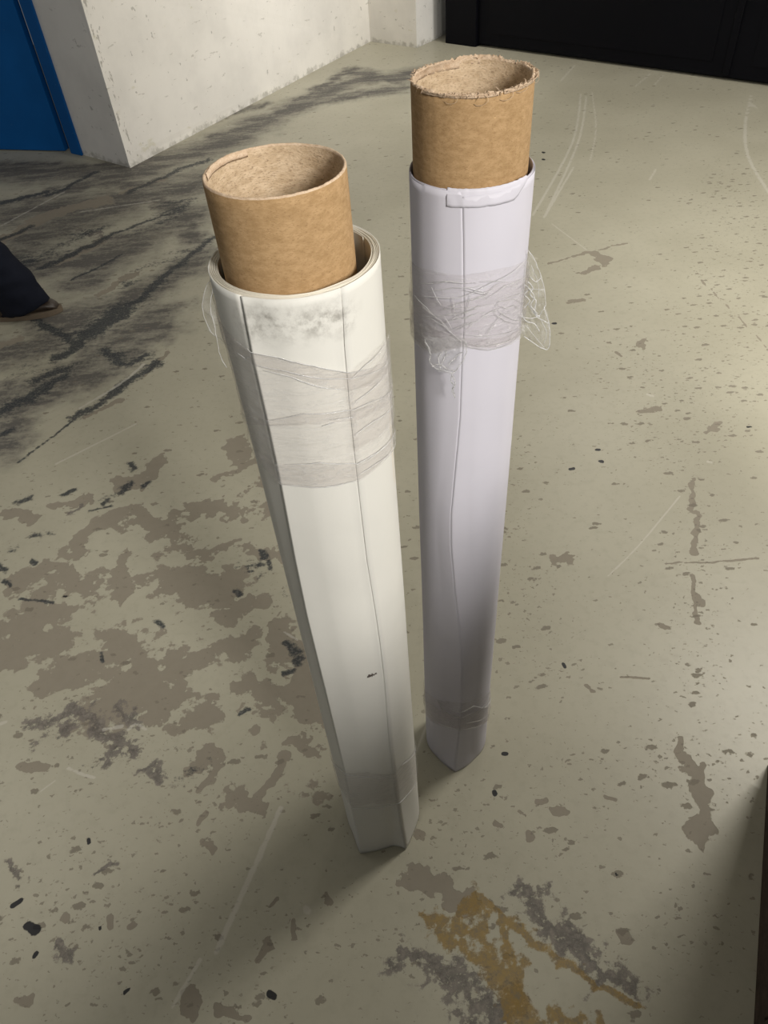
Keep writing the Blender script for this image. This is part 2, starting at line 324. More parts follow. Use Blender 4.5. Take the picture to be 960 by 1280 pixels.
# ------------------------------------------------------------------ floor
STROKES = {
 'dark': [([(47,337),(100,313),(143,293)],12),([(143,293),(187,275),(213,267)],6),
   ([(100,433),(133,407),(167,380)],22),([(167,380),(213,340),(265,298)],12),([(43,400),(100,430)],12),
   ([(133,440),(157,453),(182,447)],18),([(97,520),(133,497),(167,473),(197,453)],17),([(23,577),(77,537),(97,520)],4),
   ([(43,475),(80,460)],20),([(0,520),(35,500)],26),([(0,545),(14,537)],10),([(70,447),(110,425)],18),([(110,418),(150,385)],30),([(30,500),(80,470)],18),([(0,255),(60,240)],14),([(60,245),(120,215)],10),([(0,300),(40,283)],10),([(160,240),(220,215),(262,200)],12),([(90,350),(150,320)],6),
   ([(160,580),(168,586)],9),([(152,612),(160,604)],13),([(180,606),(186,602)],8),([(22,630),(34,624)],10),([(128,630),(134,624)],7),
   ([(78,618),(90,613)],8),([(0,704),(8,712)],9),([(5,728),(14,732)],8),([(26,748),(66,754)],5),([(326,688),(332,698)],9),
   ([(296,738),(300,744)],8),([(198,776),(206,782)],8),([(364,808),(370,816)],12),([(366,828),(374,824)],12),([(355,842),(364,838)],8),
   ([(126,815),(129,826)],5),([(300,892),(312,888)],7),([(110,640),(140,632)],5),([(335,702),(338,712)],6),([(40,700),(44,704)],6)],
 'brown': [([(0,300),(60,270),(130,250)],24),([(70,330),(130,300)],14),([(150,240),(200,225)],12),([(0,380),(30,360)],16),([(120,370),(170,340)],10),([(0,430),(30,420)],16),([(150,500),(110,520)],8),([(210,440),(180,470)],6),([(95,685),(140,650),(180,645),(205,665)],34),([(144,700),(150,745)],32),([(20,730),(60,715),(110,725)],36),
   ([(230,640),(262,632),(300,640)],24),([(215,730),(254,728),(290,735)],46),([(225,840),(262,811),(300,815)],46),([(180,890),(215,870)],36),
   ([(60,850),(100,829),(122,812)],36),([(0,800),(35,785),(80,770)],44),([(284,767),(325,760)],26),([(350,800),(385,850),(400,900)],42),
   ([(306,868),(360,880)],44),([(186,585),(200,578)],16),([(150,600),(190,592)],26),([(320,690),(350,700)],22),([(248,690),(300,680)],16),
   ([(70,630),(110,625)],14),([(10,640),(40,650)],12),([(370,930),(385,940)],22),([(270,600),(330,570)],12),([(295,555),(300,575)],18),
   ([(238,962),(262,958)],26),([(250,985),(262,965)],18),([(285,1002),(305,1018)],26),([(354,946),(337,979),(315,1005)],11),([(258,1058),(266,1066)],12),
   ([(248,1030),(256,1022)],7),([(366,1152),(368,1168)],9),([(322,1196),(334,1178)],11),([(234,1270),(242,1252)],15),([(268,1262),(306,1274)],11),
   ([(26,1250),(36,1250)],16),([(140,1150),(142,1158)],9),([(163,1156),(166,1156)],9),([(81,1141),(82,1145)],10),([(405,1120),(409,1123)],10),([(340,1128),(346,1124)],6),
   ([(505,1098),(530,1100),(549,1106),(583,1129)],26),([(868,968),(872,1010),(876,1058)],22),([(669,999),(684,999)],7),([(690,1011),(712,1016)],10),
   ([(757,997),(770,1003)],5),([(617,1026),(624,1029)],9),([(658,1040),(661,1048)],7),([(525,1050),(530,1043)],9),([(780,1160),(788,1172)],12),
   ([(684,329),(737,315),(783,304)],5),([(745,318),(757,325)],15),([(732,339),(746,334)],14),([(710,378),(722,374)],12),([(800,432),(808,424)],9),([(770,440),(778,446)],5),
   ([(806,516),(824,512)],13),([(700,703),(714,699)],13),([(884,536),(892,536)],9),([(832,705),(880,703),(946,697)],3),([(875,350),(890,364),(912,385),(932,407),(948,424),(965,446)],2.2),([(777,847),(811,849)],3),
   ([(877,745),(881,756)],11),([(828,787),(832,788)],10),([(734,859),(740,866)],9),([(853,928),(851,952)],7),([(864,640),(868,600)],7),([(868,690),(872,640)],8),([(872,780),(868,720)],6),
   ([(35,955),(60,958)],14),([(880,540),(900,528)],6),([(880,960),(876,990)],6),([(648,1013),(655,1018)],4)],
 'violet': [([(690,1146),(735,1179),(780,1213)],34),([(532,1224),(572,1252),(634,1269)],40),([(640,1110),(690,1146)],16),([(190,960),(200,972)],12),
   ([(60,905),(120,900),(140,930)],24),([(150,880),(165,905)],14),([(5,1085),(20,1100)],16),([(75,1180),(85,1190)],14),([(90,640),(100,630)],8),([(545,1220),(520,1200)],18),
   ([(140,300),(100,285)],10),([(120,1090),(140,1085)],8),([(175,960),(195,950)],12)],
 'ochre': [([(600,1132),(625,1142),(662,1168),(724,1207)],15),([(724,1207),(760,1236),(795,1255)],11),([(549,1148),(565,1165),(577,1196),(606,1224)],26),([(606,1224),(645,1264),(729,1278)],30),([(590,1140),(600,1190)],30),([(700,1250),(740,1278)],20),([(640,1160),(630,1215)],20)],
 'black': [([(36,1158),(44,1163)],11),([(17,1131),(24,1126)],8),([(109,1050),(110,1053)],6),([(336,1243),(343,1247)],8),([(617,990),(618,992)],6),
   ([(746,562),(749,562)],4.5),([(750,577),(753,577)],5),([(712,586),(717,585)],4.5),([(704,830),(706,834)],4.5),([(935,534),(938,534)],4),([(629,941),(633,941)],6),
   ([(678,190),(680,191)],4),([(678,199),(680,200)],4),([(692,404),(695,404)],5),([(125,1160),(125,1162)],4),([(80,745),(84,745)],3),
   ([(155,1240),(160,1236)],5),([(44,1195),(46,1192)],6),([(770,1092),(771,1094)],3)],
 'white': [([(726,117),(716,177),(666,269)],3),([(733,120),(723,177),(680,272)],3),([(717,209),(680,272)],3),([(939,118),(932,152),(935,195),(962,242)],4),
   ([(719,81),(701,101)],3),([(813,92),(794,108)],3),([(829,94),(818,106)],3),([(690,280),(733,312)],1.5),([(85,960),(105,968),(118,972)],4),([(160,912),(170,905),(182,912)],4),
   ([(383,1137),(385,1138)],9),([(0,905),(8,902)],5),([(820,211),(812,225)],3),([(668,322),(670,323)],5),([(810,493),(815,495)],5),([(885,577),(889,578)],4),([(760,720),(800,680),(850,620)],1.6),
   ([(270,1190),(320,1080),(350,1010)],7),([(215,1260),(250,1200)],5),([(180,455),(150,480),(100,510)],4),([(0,283),(80,240)],3),([(100,265),(200,250)],3),([(355,790),(372,800)],3),([(170,530),(70,580)],3),([(940,130),(960,150)],2.5),([(540,890),(520,940)],3),([(130,912),(152,908)],5),
   ([(50,990),(70,975)],2),([(740,115),(745,160),(738,200)],2)],
 'grime': [([(150,225),(220,200),(270,180)],50),([(200,170),(330,130)],20),([(0,215),(120,215),(260,185),(330,150)],60),([(0,270),(150,250),(300,215)],70),([(0,340),(120,320),(240,270)],60),([(60,400),(150,380),(250,320)],50),([(0,500),(100,460),(200,390)],60),([(300,170),(420,110),(520,90)],40),([(380,130),(500,110)],30),([(160,230),(233,237),(267,215),(310,200)],34),([(40,250),(133,223),(160,215)],40),([(0,330),(60,290),(150,260)],70),([(100,350),(180,300)],60),([(0,440),(60,430),(110,390)],60),
   ([(0,560),(40,500),(120,470),(200,410)],50),([(200,250),(250,300)],30),([(330,150),(400,110),(440,85)],16),([(0,205),(150,210)],26),([(250,180),(330,150)],30),([(440,90),(500,100)],30)],
}
def axis(lo, a, b, hi, fine, coarse):
    return np.unique(np.concatenate([np.arange(lo, a, coarse), np.arange(a, b, fine), np.arange(b, hi+coarse, coarse)]).round(5))
xs = axis(-3.6, -1.15, 1.2, 4.2, 0.0042, 0.03); ys = axis(-1.6, 0.15, 2.3, 8.2, 0.0042, 0.03)
xs = np.unique(np.concatenate([xs[(xs < -2.2)], np.arange(-2.2, -1.15, 0.012), xs[(xs >= -1.15) & (xs <= 1.2)], np.arange(1.21, 2.4, 0.012), xs[xs > 2.4]]).round(5))
ys = np.unique(np.concatenate([ys[ys < 2.3], np.arange(2.3, 4.6, 0.010), ys[ys > 4.6]]).round(5))
_lat = rng.random((8, 256, 256))
def vnoise(X, Y, s_, k=0):
    X = X/s_; Y = Y/s_; i = np.floor(X).astype(int); j = np.floor(Y).astype(int); fx = X-i; fy = Y-j
    fx = fx*fx*(3-2*fx); fy = fy*fy*(3-2*fy); T = _lat[k]; g = lambda a, b: T[a % 256, b % 256]
    return (g(i, j)*(1-fx)+g(i+1, j)*fx)*(1-fy)+(g(i, j+1)*(1-fx)+g(i+1, j+1)*fx)*fy
def fbm(X, Y, s_, k=0, oc=4):
    v = 0; a = 1; t = 0
    for o_ in range(oc): v = v+a*vnoise(X+o_*7.3, Y+o_*3.1, s_/2**o_, (k+o_) % 8); t += a; a *= 0.6
    return v/t-0.5
nx, ny = len(xs), len(ys)
GX, GY = np.meshgrid(xs, ys)
V = np.zeros((nx*ny, 3)); V[:, 0] = GX.ravel(); V[:, 1] = GY.ravel()
idx = np.arange(nx*ny).reshape(ny, nx)
Q = np.stack([idx[:-1, :-1], idx[:-1, 1:], idx[1:, 1:], idx[1:, :-1]], -1).reshape(-1, 4)
me = bpy.data.meshes.new('floor')
me.vertices.add(len(V)); me.vertices.foreach_set('co', V.ravel())
me.loops.add(Q.size); me.loops.foreach_set('vertex_index', Q.ravel().astype(np.int32))
me.polygons.add(len(Q)); me.polygons.foreach_set('loop_start', np.arange(0, Q.size, 4, dtype=np.int32))
me.polygons.foreach_set('loop_total', np.full(len(Q), 4, dtype=np.int32)); me.update(); me.validate()
me.materials.append(M_floor)
WX = fbm(GX, GY, 0.09, 0, 5); WY = fbm(GX, GY, 0.09, 3, 5)
SX = fbm(GX, GY, 0.022, 1, 3); SY = fbm(GX, GY, 0.022, 5, 3)
def field(strokes, soft=False, warp=1.0):
    A = np.zeros((ny, nx))
    for pts, wpx in strokes:
        P = smooth_pts([fl(*p) for p in pts], 5) if len(pts) > 2 else [fl(*p) for p in pts]
        dep = np.mean([(RC.T @ (p-np.array([0, 0, H])))[2] for p in P])
        hw = 0.5*wpx*dep/F
        if not soft: hw = max(hw, 0.0011*max(dep, 1.6))
        R = hw*2.0; wa = min(hw*4.5, 0.16)*warp; sa = min(hw*2.2, 0.04)*warp; R0 = R; R = R+wa*0.5
        xa, xb = min(p[0] for p in P)-R, max(p[0] for p in P)+R
        ya, yb = min(p[1] for p in P)-R, max(p[1] for p in P)+R
        i0, i1 = np.searchsorted(xs, [xa, xb]); j0, j1 = np.searchsorted(ys, [ya, yb])
        if i1 <= i0 or j1 <= j0: continue
        S_ = (slice(j0, j1), slice(i0, i1)); sx, sy = GX[S_]+WX[S_]*wa+SX[S_]*sa, GY[S_]+WY[S_]*wa+SY[S_]*sa; D = np.full(sx.shape, 1e9)
        for p, q in zip(P[:-1], P[1:]):
            dx, dy = q[0]-p[0], q[1]-p[1]; L2 = dx*dx+dy*dy+1e-12
            t = np.clip(((sx-p[0])*dx+(sy-p[1])*dy)/L2, 0, 1)
            D = np.minimum(D, np.hypot(sx-p[0]-t*dx, sy-p[1]-t*dy))
        v = np.clip(1-D/R0, 0, 1)
        if soft: v = v*v*(3-2*v)
        A[j0:j1, i0:i1] = np.maximum(A[j0:j1, i0:i1], v)
    return A
def put(name, A):
    a = me.attributes.new(name, 'FLOAT', 'POINT'); a.data.foreach_set('value', A.ravel().astype(np.float32))
for k, st in STROKES.items():
    A = field(st, k == 'grime', {'white': 0.12, 'black': 0.5, 'dark': 0.6, 'ochre': 1.5, 'violet': 1.5}.get(k, 1.0))
    if k == 'brown':                              # the worn-through patch left of the rolls
        reg = field([([(0,820),(120,760),(260,700),(330,650)],190),([(150,880),(330,860),(400,930)],120)], True, 1.0)
        A = np.maximum(A, np.clip(reg*1.3, 0, 1)*np.clip(0.42+1.9*fbm(GX+5, GY*1.25+2, 0.16, 2, 6), 0, 1))
    if k == 'dark':
        reg = field([([(20,470),(100,430),(230,310)],70),([(20,330),(160,280),(220,260)],70)], True, 1.0)
        th_ = 0.62; a_ = GX*math.cos(th_)+GY*math.sin(th_); b_ = -GX*math.sin(th_)+GY*math.cos(th_)
        A = np.maximum(A, reg*np.clip(0.36+2.0*fbm(a_*0.35, b_, 0.10, 4, 6), 0, 1))
        reg = field([([(0,720),(60,650),(160,600)],60),([(60,900),(130,920),(220,960)],70),([(300,700),(330,740)],50)], True, 1.0)
        A = np.maximum(A, reg*np.clip(0.12+1.7*fbm(GX, GY, 0.05, 6, 5), 0, 1))
    put(k, A)
CH = field([([(868,560),(870,640),(868,820)],60),([(920,220),(900,420),(880,520)],110),([(800,430),(820,560)],70),([(640,560),(650,720),(700,860)],60),
   ([(540,1040),(620,1040),(700,1060)],80),([(60,1100),(150,1160),(300,1240)],110),([(60,900),(200,950),(260,1050)],80),([(740,1150),(860,1150)],60),([(440,1180),(540,1200)],60),([(700,960),(900,960)],60)], True)
put('chips', np.clip(0.18+0.44*CH, 0, 1))
floor = bpy.data.objects.new('floor', me); COL.objects.link(floor); floor['kind'] = 'structure'

# ------------------------------------------------------------------ room shell
HC = 3.2
pc = fl(163, 210); pf = fl(463, 52); pb = fl(102, 193); pp1 = fl(521, 60); pp2 = fl(543, 50)
uw = (pf-pc)/np.linalg.norm(pf-pc)                # along the white wall, away from the camera
un = np.array([-uw[1], uw[0], 0])                 # into the wall
es = (pb-pc)/np.linalg.norm(pb-pc)
wend = pc+es*(np.linalg.norm(pb-pc)+0.004)
def wobble_wall(name, p, q, mat, z1=HC, back=0.25, bdir=None, kind='structure'):
    """a painted masonry wall face from p to q with a thick back"""
    d = q-p; n = bdir if bdir is not None else np.array([-d[1], d[0], 0])/np.linalg.norm(d)
    return prism(name, [p, q, q+n*back, p+n*back], 0, z1, mat, kind=kind)
# pier: white long face, shaded copy of that paint on the end face
def wall_two(name):
    bm = bmesh.new()
    P = [wend, pc, pf, pf+un*0.62+uw*0.0, wend+uw*2.0]
    P = [wend, pc, pf, pf+un*1.0, wend+uw*1.6]
    a = [bm.verts.new((p[0], p[1], 0)) for p in P]; b = [bm.verts.new((p[0], p[1], HC)) for p in P]; n = len(P)
    bm.faces.new(a[::-1]); bm.faces.new(b)
    for i in range(n):
        f = bm.faces.new((a[i], a[(i+1) % n], b[(i+1) % n], b[i])); f.material_index = 1 if i == 0 else 0
    e = [ed for ed in bm.edges if {ed.verts[0], ed.verts[1]} == {a[1], b[1]}]
    bmesh.ops.subdivide_edges(bm, edges=e, cuts=90)
    for v in bm.verts:
        if abs(v.co.x-pc[0]) < 1e-4 and abs(v.co.y-pc[1]) < 1e-4 and 0 < v.co.z < HC:
            k = noise.noise(Vector((3.1, 7.7, v.co.z*22)))*0.007+noise.noise(Vector((1.1, 2.7, v.co.z*70)))*0.003
            v.co.x += un[0]*abs(k)*1.0; v.co.y += un[1]*abs(k)*1.0-abs(k)*0.2
    o = bm_obj(name, bm, [M_white, M_white_shade]); o['kind'] = 'structure'; return o
wall_two('wall_left')
# chipped plaster corner bead on the pier
# far pilaster
wobble_wall('wall_back', pf-un*0.0, pp1, M_white, bdir=uw*1.0, back=0.45)
side = prism('wall_pilaster_side', [pp1+uw*0.001, pp2, pp2+uw*0.3, pp1+uw*0.44], 0, HC, M_white_shade, kind='structure'); side.name = 'wall_back_return'

# black double door
k0 = fl(545, 59); k1 = fl(597, 58); k2 = fl(960, 108)
kd = (k2-k1)/np.linalg.norm(k2-k1); kn = np.array([-kd[1], kd[0], 0]); kn = kn if kn[1] > 0 else -kn
k0 = k1-kd*0.30
d1 = root('door_1', tuple(k1), 'black metal double door across the far end of the room', 'door'); del d1['category']; del d1['label']; d1['kind'] = 'structure'
def child_prism(name, pts, z0, z1, mat, r, bevel=0.0):
    o = prism(name, pts, z0, z1, mat, r, bevel); shift(o, r); return o
seam = fl(907, 101); sl = float(np.dot(seam-k1, kd))
child_prism('door_frame', [k0-kn*0.03, k1-kn*0.03, k1+kn*0.12, k0+kn*0.12], 0, 2.45, M_black, d1, 0.006)
def leaf(a, b):
    p, q = k1+kd*a, k1+kd*b
    f = child_prism('door_leaf', [p, q, q+kn*0.05, p+kn*0.05], 0.02, 2.40, M_black, d1, 0.004)
    return f
leaf(0.004, sl-0.003); lf2 = leaf(sl+0.003, sl+1.7)
p, q = k1+kd*(sl-0.035)-kn*0.012, k1+kd*(sl+0.012)-kn*0.012
child_prism('cover_strip', [p, q, q+kn*0.012, p+kn*0.012], 0.03, 2.38, M_black, d1, 0.003)
for a, b in ((0.10, sl-0.12), (sl+0.14, sl+1.5)):
    for z in (0.10, 1.25):
        p, q = k1+kd*a-kn*0.006, k1+kd*b-kn*0.006
        child_prism('door_panel', [p, q, q+kn*0.006, p+kn*0.006], z, z+1.05, M_black, d1, 0.003)
hb = MB(); pz = k1+kd*(sl-0.10)-kn*0.001
hb.tube([pz+np.array([0, 0, 1.0]), pz-kn*0.05+np.array([0, 0, 1.0]), pz-kn*0.05+np.array([0, 0, 1.14]), pz+np.array([0, 0, 1.14])], 0.009, 8)
shift(hb.build('door_handle', M_metal, d1), d1)
prism('wall_back_lintel', [k0, k1+kd*4.2, k1+kd*4.2+kn*0.3, k0+kn*0.3], 2.45, HC, M_white, kind='structure').name = 'wall_back_top'
prism('floor_gap', [k1+kn*0.055, k1+kd*4.2+kn*0.055, k1+kd*4.2+kn*0.3, k1+kn*0.3], 0, 2.45, M_gap_shade, kind='structure').name = 'wall_back_gap_shade'  # near-black block stands in for the shade in the door gaps

# blue door left of the pier
b0 = fl(0, 188); b1 = fl(82, 190); bd = (b1-b0)/np.linalg.norm(b1-b0); bn = np.array([-bd[1], bd[0], 0]); bn = bn if bn[1] > 0 else -bn
d2 = root('door_2', tuple(b1), 'x', 'x'); del d2['category']; del d2['label']; d2['kind'] = 'structure'
o = child_prism('door_leaf', [b1-bd*1.0, b1, b1+bn*0.05, b1-bd*1.0+bn*0.05], 0.006, 2.1, M_blue, d2, 0.004)
fa = fl(84, 190); fb = fl(91, 186); fc = fl(102, 193)
child_prism('door_frame', [fl(89, 192), fl(102.5, 195), fl(102.5, 195)+bn*0.20, fl(89, 192)+bn*0.20], 0, 2.2, M_blue, d2, 0.004)
child_prism('frame_rebate', [b1+bn*0.06+bd*0.006, fl(89.5, 189)+bn*0.03, fl(89.5, 189)+bn*0.16, b1+bn*0.16+bd*0.006], 0, 2.2, M_blue, d2, 0.003)
child_prism('door_frame', [b1-bd*1.08-bn*0.02, b1-bd*1.01-bn*0.02, b1-bd*1.01+bn*0.16, b1-bd*1.08+bn*0.16], 0, 2.2, M_blue, d2, 0.004)
child_prism('door_frame', [b1-bd*1.01-bn*0.02, fl(94, 189), fl(94, 189)+bn*0.14, b1-bd*1.01+bn*0.16], 2.105, 2.2, M_blue, d2, 0.004)
hb = MB(); pz = b1-bd*0.10+bn*0.0
hb.tube([pz+np.array([0, 0, 1.05]), pz-bn*0.055+np.array([0, 0, 1.05]), pz-bn*0.055-bd*0.12+np.array([0, 0, 1.05])], 0.010, 8)
shift(hb.build('door_handle', M_metal, d2), d2)
prism('wall_left_front', [b1-bd*2.2, b1-bd*1.085, b1-bd*1.085+bn*0.3, b1-bd*2.2+bn*0.3], 0, HC, M_white_shade, kind='structure')
prism('wall_left_above_door', [b1-bd*1.08, wend, wend+bn*0.3, b1-bd*1.08+bn*0.3], 2.205, HC, M_white_shade, kind='structure')
prism('wall_right', [(4.2, -1.6), (4.3, -1.6), (4.3, 8.2), (4.2, 8.2)], 0, HC, M_white_shade, kind='structure')
prism('ceiling', [(-3.6, -1.6), (4.2, -1.6), (4.2, 8.2), (-3.6, 8.2)], HC, HC+0.1, M_ceil, kind='structure')

# ------------------------------------------------------------------ rolls
class Roll:
    def __init__(s, B, T, R): s.B = np.array(B); s.T = np.array(T); s.R = R; s.seams = []
    def c(s, z): return s.B+(s.T-s.B)*(z/s.T[2])
    def hit(s, px, py, r=None):                   # photo point -> (theta, z) on the roll's surface
        r = r or s.R; d = ray(px, py); o = np.array([0, 0, H]); lo = 0.3
        best = None
        t0 = ((s.T[1])*0.5)/d[1]; t1 = (s.B[1]+0.2)/d[1]
        for t in np.linspace(t0, t1, 1200):
            p = o+d*t; c = s.c(p[2]); q = math.hypot(p[0]-c[0], p[1]-c[1])
            if best is None or q < best[0]: best = (q, t)
            if q <= r: break
        else: p = o+d*best[1]; c = s.c(p[2])
        return math.atan2(p[1]-c[1], p[0]-c[0]), p[2]
    def seam(s, pix, hz, width, power=1.0, lw=1.0, lip=0.0008):
        a = []
        for x, y in pix:                          # the photo shows the crest, so meet the ray at the crest's radius
            t, z = s.hit(x, y)
            for _ in range(3): t, z = s.hit(x, y, s.R+float(np.interp(z, [k[0] for k in hz], [k[1] for k in hz])))
            a.append((max(z, 0.0), t))
        a.sort()
        s.seams.append(([k[0] for k in a], [k[1] for k in a], [k[0] for k in hz], [k[1] for k in hz], width, power, lw, lip))
    def th(s, i, z): return float(np.interp(z, s.seams[i][0], s.seams[i][1]))
    def rad(s, t, z):
        h = 0.0
        for i, (za, ta, hz, hh, wd, pw, lw, lip) in enumerate(s.seams):
            d = (t-np.interp(z, za, ta)) % (2*PI); hm = float(np.interp(z, hz, hh))
            w_ = wd*math.sqrt(2*hm/s.R)           # wd = 1 makes the flap a flat tangent plane
            if d < w_: h = max(h, hm*(1-d/w_)**pw)
            d = 2*PI-d; w_ *= lw                   # the layer under the flap rises towards the crest too
            if d < w_: h = max(h, max(0.0, hm-lip*min(1, hm/0.003))*(1-d/w_)**pw)
        return s.R+h
    def pt(s, t, z, r):
        c = s.c(z); return (c[0]+math.cos(t)*r, c[1]+math.sin(t)*r, z)
    def tight(s, t, z):                           # film drawn over the flaps
        return max(s.rad(t+k, z)-abs(k)*0.035 for k in (0, 0.06, 0.14, 0.24, -0.06))

RL = Roll((-0.0592, 0.6898, 0), (-0.0625, 0.6577, 1.3074), 0.0798)
RL.seam([(302,375),(313,430),(333,520),(350,600),(369,700),(384,770),(406,860),(430,960),(441,1020),(449,1058)],
        [(0, 0.024), (0.10, 0.0145), (0.35, 0.0085), (0.8, 0.0065), (1.25, 0.0050), (1.3074, 0.0015)], 1.0, 2.0, 0.8, 0.0012)
RL.seam([(428,376),(431,430),(437,500),(443,560),(452,640),(459,700),(469,760),(475,800),(481,850),(487,930),(494,985),(504,1045)],
        [(0, 0.018), (0.10, 0.0095), (0.30, 0.0050), (0.7, 0.0042), (1.27, 0.0030), (1.3074, 0.0008)], 1.0, 2.0, 0.45, 0.0013)
RR = Roll((0.1235, 0.8522, 0), (0.130, 0.8445, 1.3025), 0.0697)
RR.seam([(578,245),(579,300),(580,400),(577,455),(575,520),(568,600),(564,643),(564,683),(569,740),(575,787),(578,833),(577,880),(573,925),(569,955)],
        [(0, 0.020), (0.05, 0.010), (0.12, 0.0065), (0.25, 0.0070), (0.5, 0.0085), (0.75, 0.0060), (0.95, 0.0022), (1.15, 0.0007), (1.3, 0.0004)], 1.0, 1.35, 0.9, 0.0005)

def sheet(roll, name, mat, parent, ztop=None, nz=150, thick=0.0007, zb=0.0015, attrs=None):
    """outer sheet of paper, open at its loose edges, as a thin solid"""
    Vv = []; Fc = []; ns = len(roll.seams); cols = []
    for i in range(ns):
        cols.append((i, (i+1) % ns, 46 if ns > 1 else 150))
    wave = []
    for ci, (i, j, nc) in enumerate(cols):
        base = len(Vv)
        for r in range(nz+1):
            v = r/nz
            for k in range(nc+1):
                # the topmost row stays on the rim
                zt = roll.T[2]
                z = zb+(zt-zb)*v
                ta = roll.th(i, z); tb = roll.th(j, z)
                while tb <= ta+1e-4: tb += 2*PI
                if ns > 1 and (tb-ta) > PI*1.0: pass
                t = ta+(tb-ta)*(k/nc)
                if k == nc: t -= 1e-4
                zz = z
                if ztop: zz = zb+(ztop(t)-zb)*v
                rr = roll.rad(t, z)+0.0006*noise.noise(Vector((math.cos(t)*3, math.sin(t)*3, z*3.3)))
                Vv.append(roll.pt(t, zz, rr))
        for r in range(nz):
            for k in range(nc):
                a = base+r*(nc+1)+k; Fc.append((a, a+1, a+nc+2, a+nc+1))
    o = mesh_obj(name, Vv, Fc, mat, parent)
    if attrs:
        P = np.array(Vv)
        for an, items in attrs.items():
            val = np.zeros(len(P))
            for pts, wd in items:
                Q3 = [np.array(roll.pt(*(lambda h: (h[0], h[1]))(roll.hit(*p)), roll.R)) for p in pts]
                for p, q in zip(Q3[:-1], Q3[1:]):
                    d = q-p; t = np.clip(((P-p) @ d)/(d @ d+1e-12), 0, 1)
                    D = np.linalg.norm(P-p-t[:, None]*d, axis=1); val = np.maximum(val, np.clip(1-D/wd, 0, 1))
            at = o.data.attributes.new(an, 'FLOAT', 'POINT'); at.data.foreach_set('value', val.astype(np.float32))
    m = o.modifiers.new('thickness', 'SOLIDIFY'); m.thickness = thick; m.offset = -1
    return o

def spiral(roll, name, mat, parent, r0, r1, turns, zt, zb=0.002, start=0.4, fillf=0.72, n=96):
    """wound layers as one spiral strip with real thickness and gaps between turns"""
    Vv = []; Fc = []; N = int(turns*n); pitch = (r1-r0)/turns
    for i in range(N+1):
        t = start+2*PI*i/n; r = r0+(r1-r0)*i/N
        dz = 0.0012*noise.noise(Vector((math.cos(t)*2, math.sin(t)*2, i/n*0.9)))
        a = pitch*fillf
        for rr, z in ((r, zb), (r, zt+dz-0.0005), (r+a*0.25, zt+dz), (r+a*0.75, zt+dz), (r+a, zt+dz-0.0005), (r+a, zb)):
            Vv.append(roll.pt(t, z, rr))
    for i in range(N):
        for k in range(5): Fc.append((i*6+k, (i+1)*6+k, (i+1)*6+k+1, i*6+k+1))
    Fc.append((0, 1, 2, 3, 4, 5)); Fc.append(tuple(N*6+k for k in range(5, -1, -1)))
    return mesh_obj(name, Vv, Fc, mat, parent, smooth=False)

def core(name, cB, cT, ro, ri, parent, mats, torn=0.0, n=180, seed=0.0):
    """cardboard tube: kraft outside, rough board inside"""
    cB = np.array(cB); cT = np.array(cT); V = []; Fc = []; mi = []
    ht = cT[2]
    def ring(r, z, j=0.0, jr=0.0):
        base = len(V); c = cB+(cT-cB)*(z/ht)
        for k in range(n):
            t = 2*PI*k/n; e = Vector((math.cos(t)*4+seed, math.sin(t)*4, 0))
            dz = j*(noise.noise(e*1.0)+0.8*noise.noise(e*4.7)+0.6*noise.noise(e*13))
            dr = jr*(noise.noise(e*5.0+Vector((9, 0, 0)))+noise.noise(e*12))
            V.append((c[0]+math.cos(t)*(r+dr), c[1]+math.sin(t)*(r+dr), z+dz))
        return base
    prof = [(ro, 0.004, 0, 0, 0), (ro, ht*0.25, 0, 0, 0), (ro, ht*0.5, 0, 0, 0), (ro, ht*0.75, 0, 0, 0), (ro, ht-0.012, 0, 0, 0),
            (ro, ht-0.0012, torn*0.5, torn*0.3, 2), (ro-0.0007, ht, torn, torn*0.3, 2), ((ro+ri)/2, ht+0.0003, torn, 0, 2), (ri+0.0006, ht, torn, 0, 2),
            (ri, ht-0.0015, torn*0.6, torn*0.2, 1), (ri, ht-0.02, 0, 0, 1), (ri, ht-0.15, 0, 0, 1), (ri, ht*0.6, 0, 0, 1), (ri, ht*0.3, 0, 0, 1), (ri, 0.004, 0, 0, 1)]
    rings = [ring(a, b, c_, d_) for a, b, c_, d_, _ in prof]
    for i in range(len(rings)-1):
        for k in range(n):
            Fc.append((rings[i]+k, rings[i]+(k+1) % n, rings[i+1]+(k+1) % n, rings[i+1]+k)); mi.append(2 if 4 < i < 9 else (0 if i <= 4 else 1))
    for k in range(n): Fc.append((rings[-1]+k, rings[-1]+(k+1) % n, rings[0]+(k+1) % n, rings[0]+k)); mi.append(2)
    o = mesh_obj(name, V, Fc, mats, parent); o.data.polygons.foreach_set('material_index', mi); return o

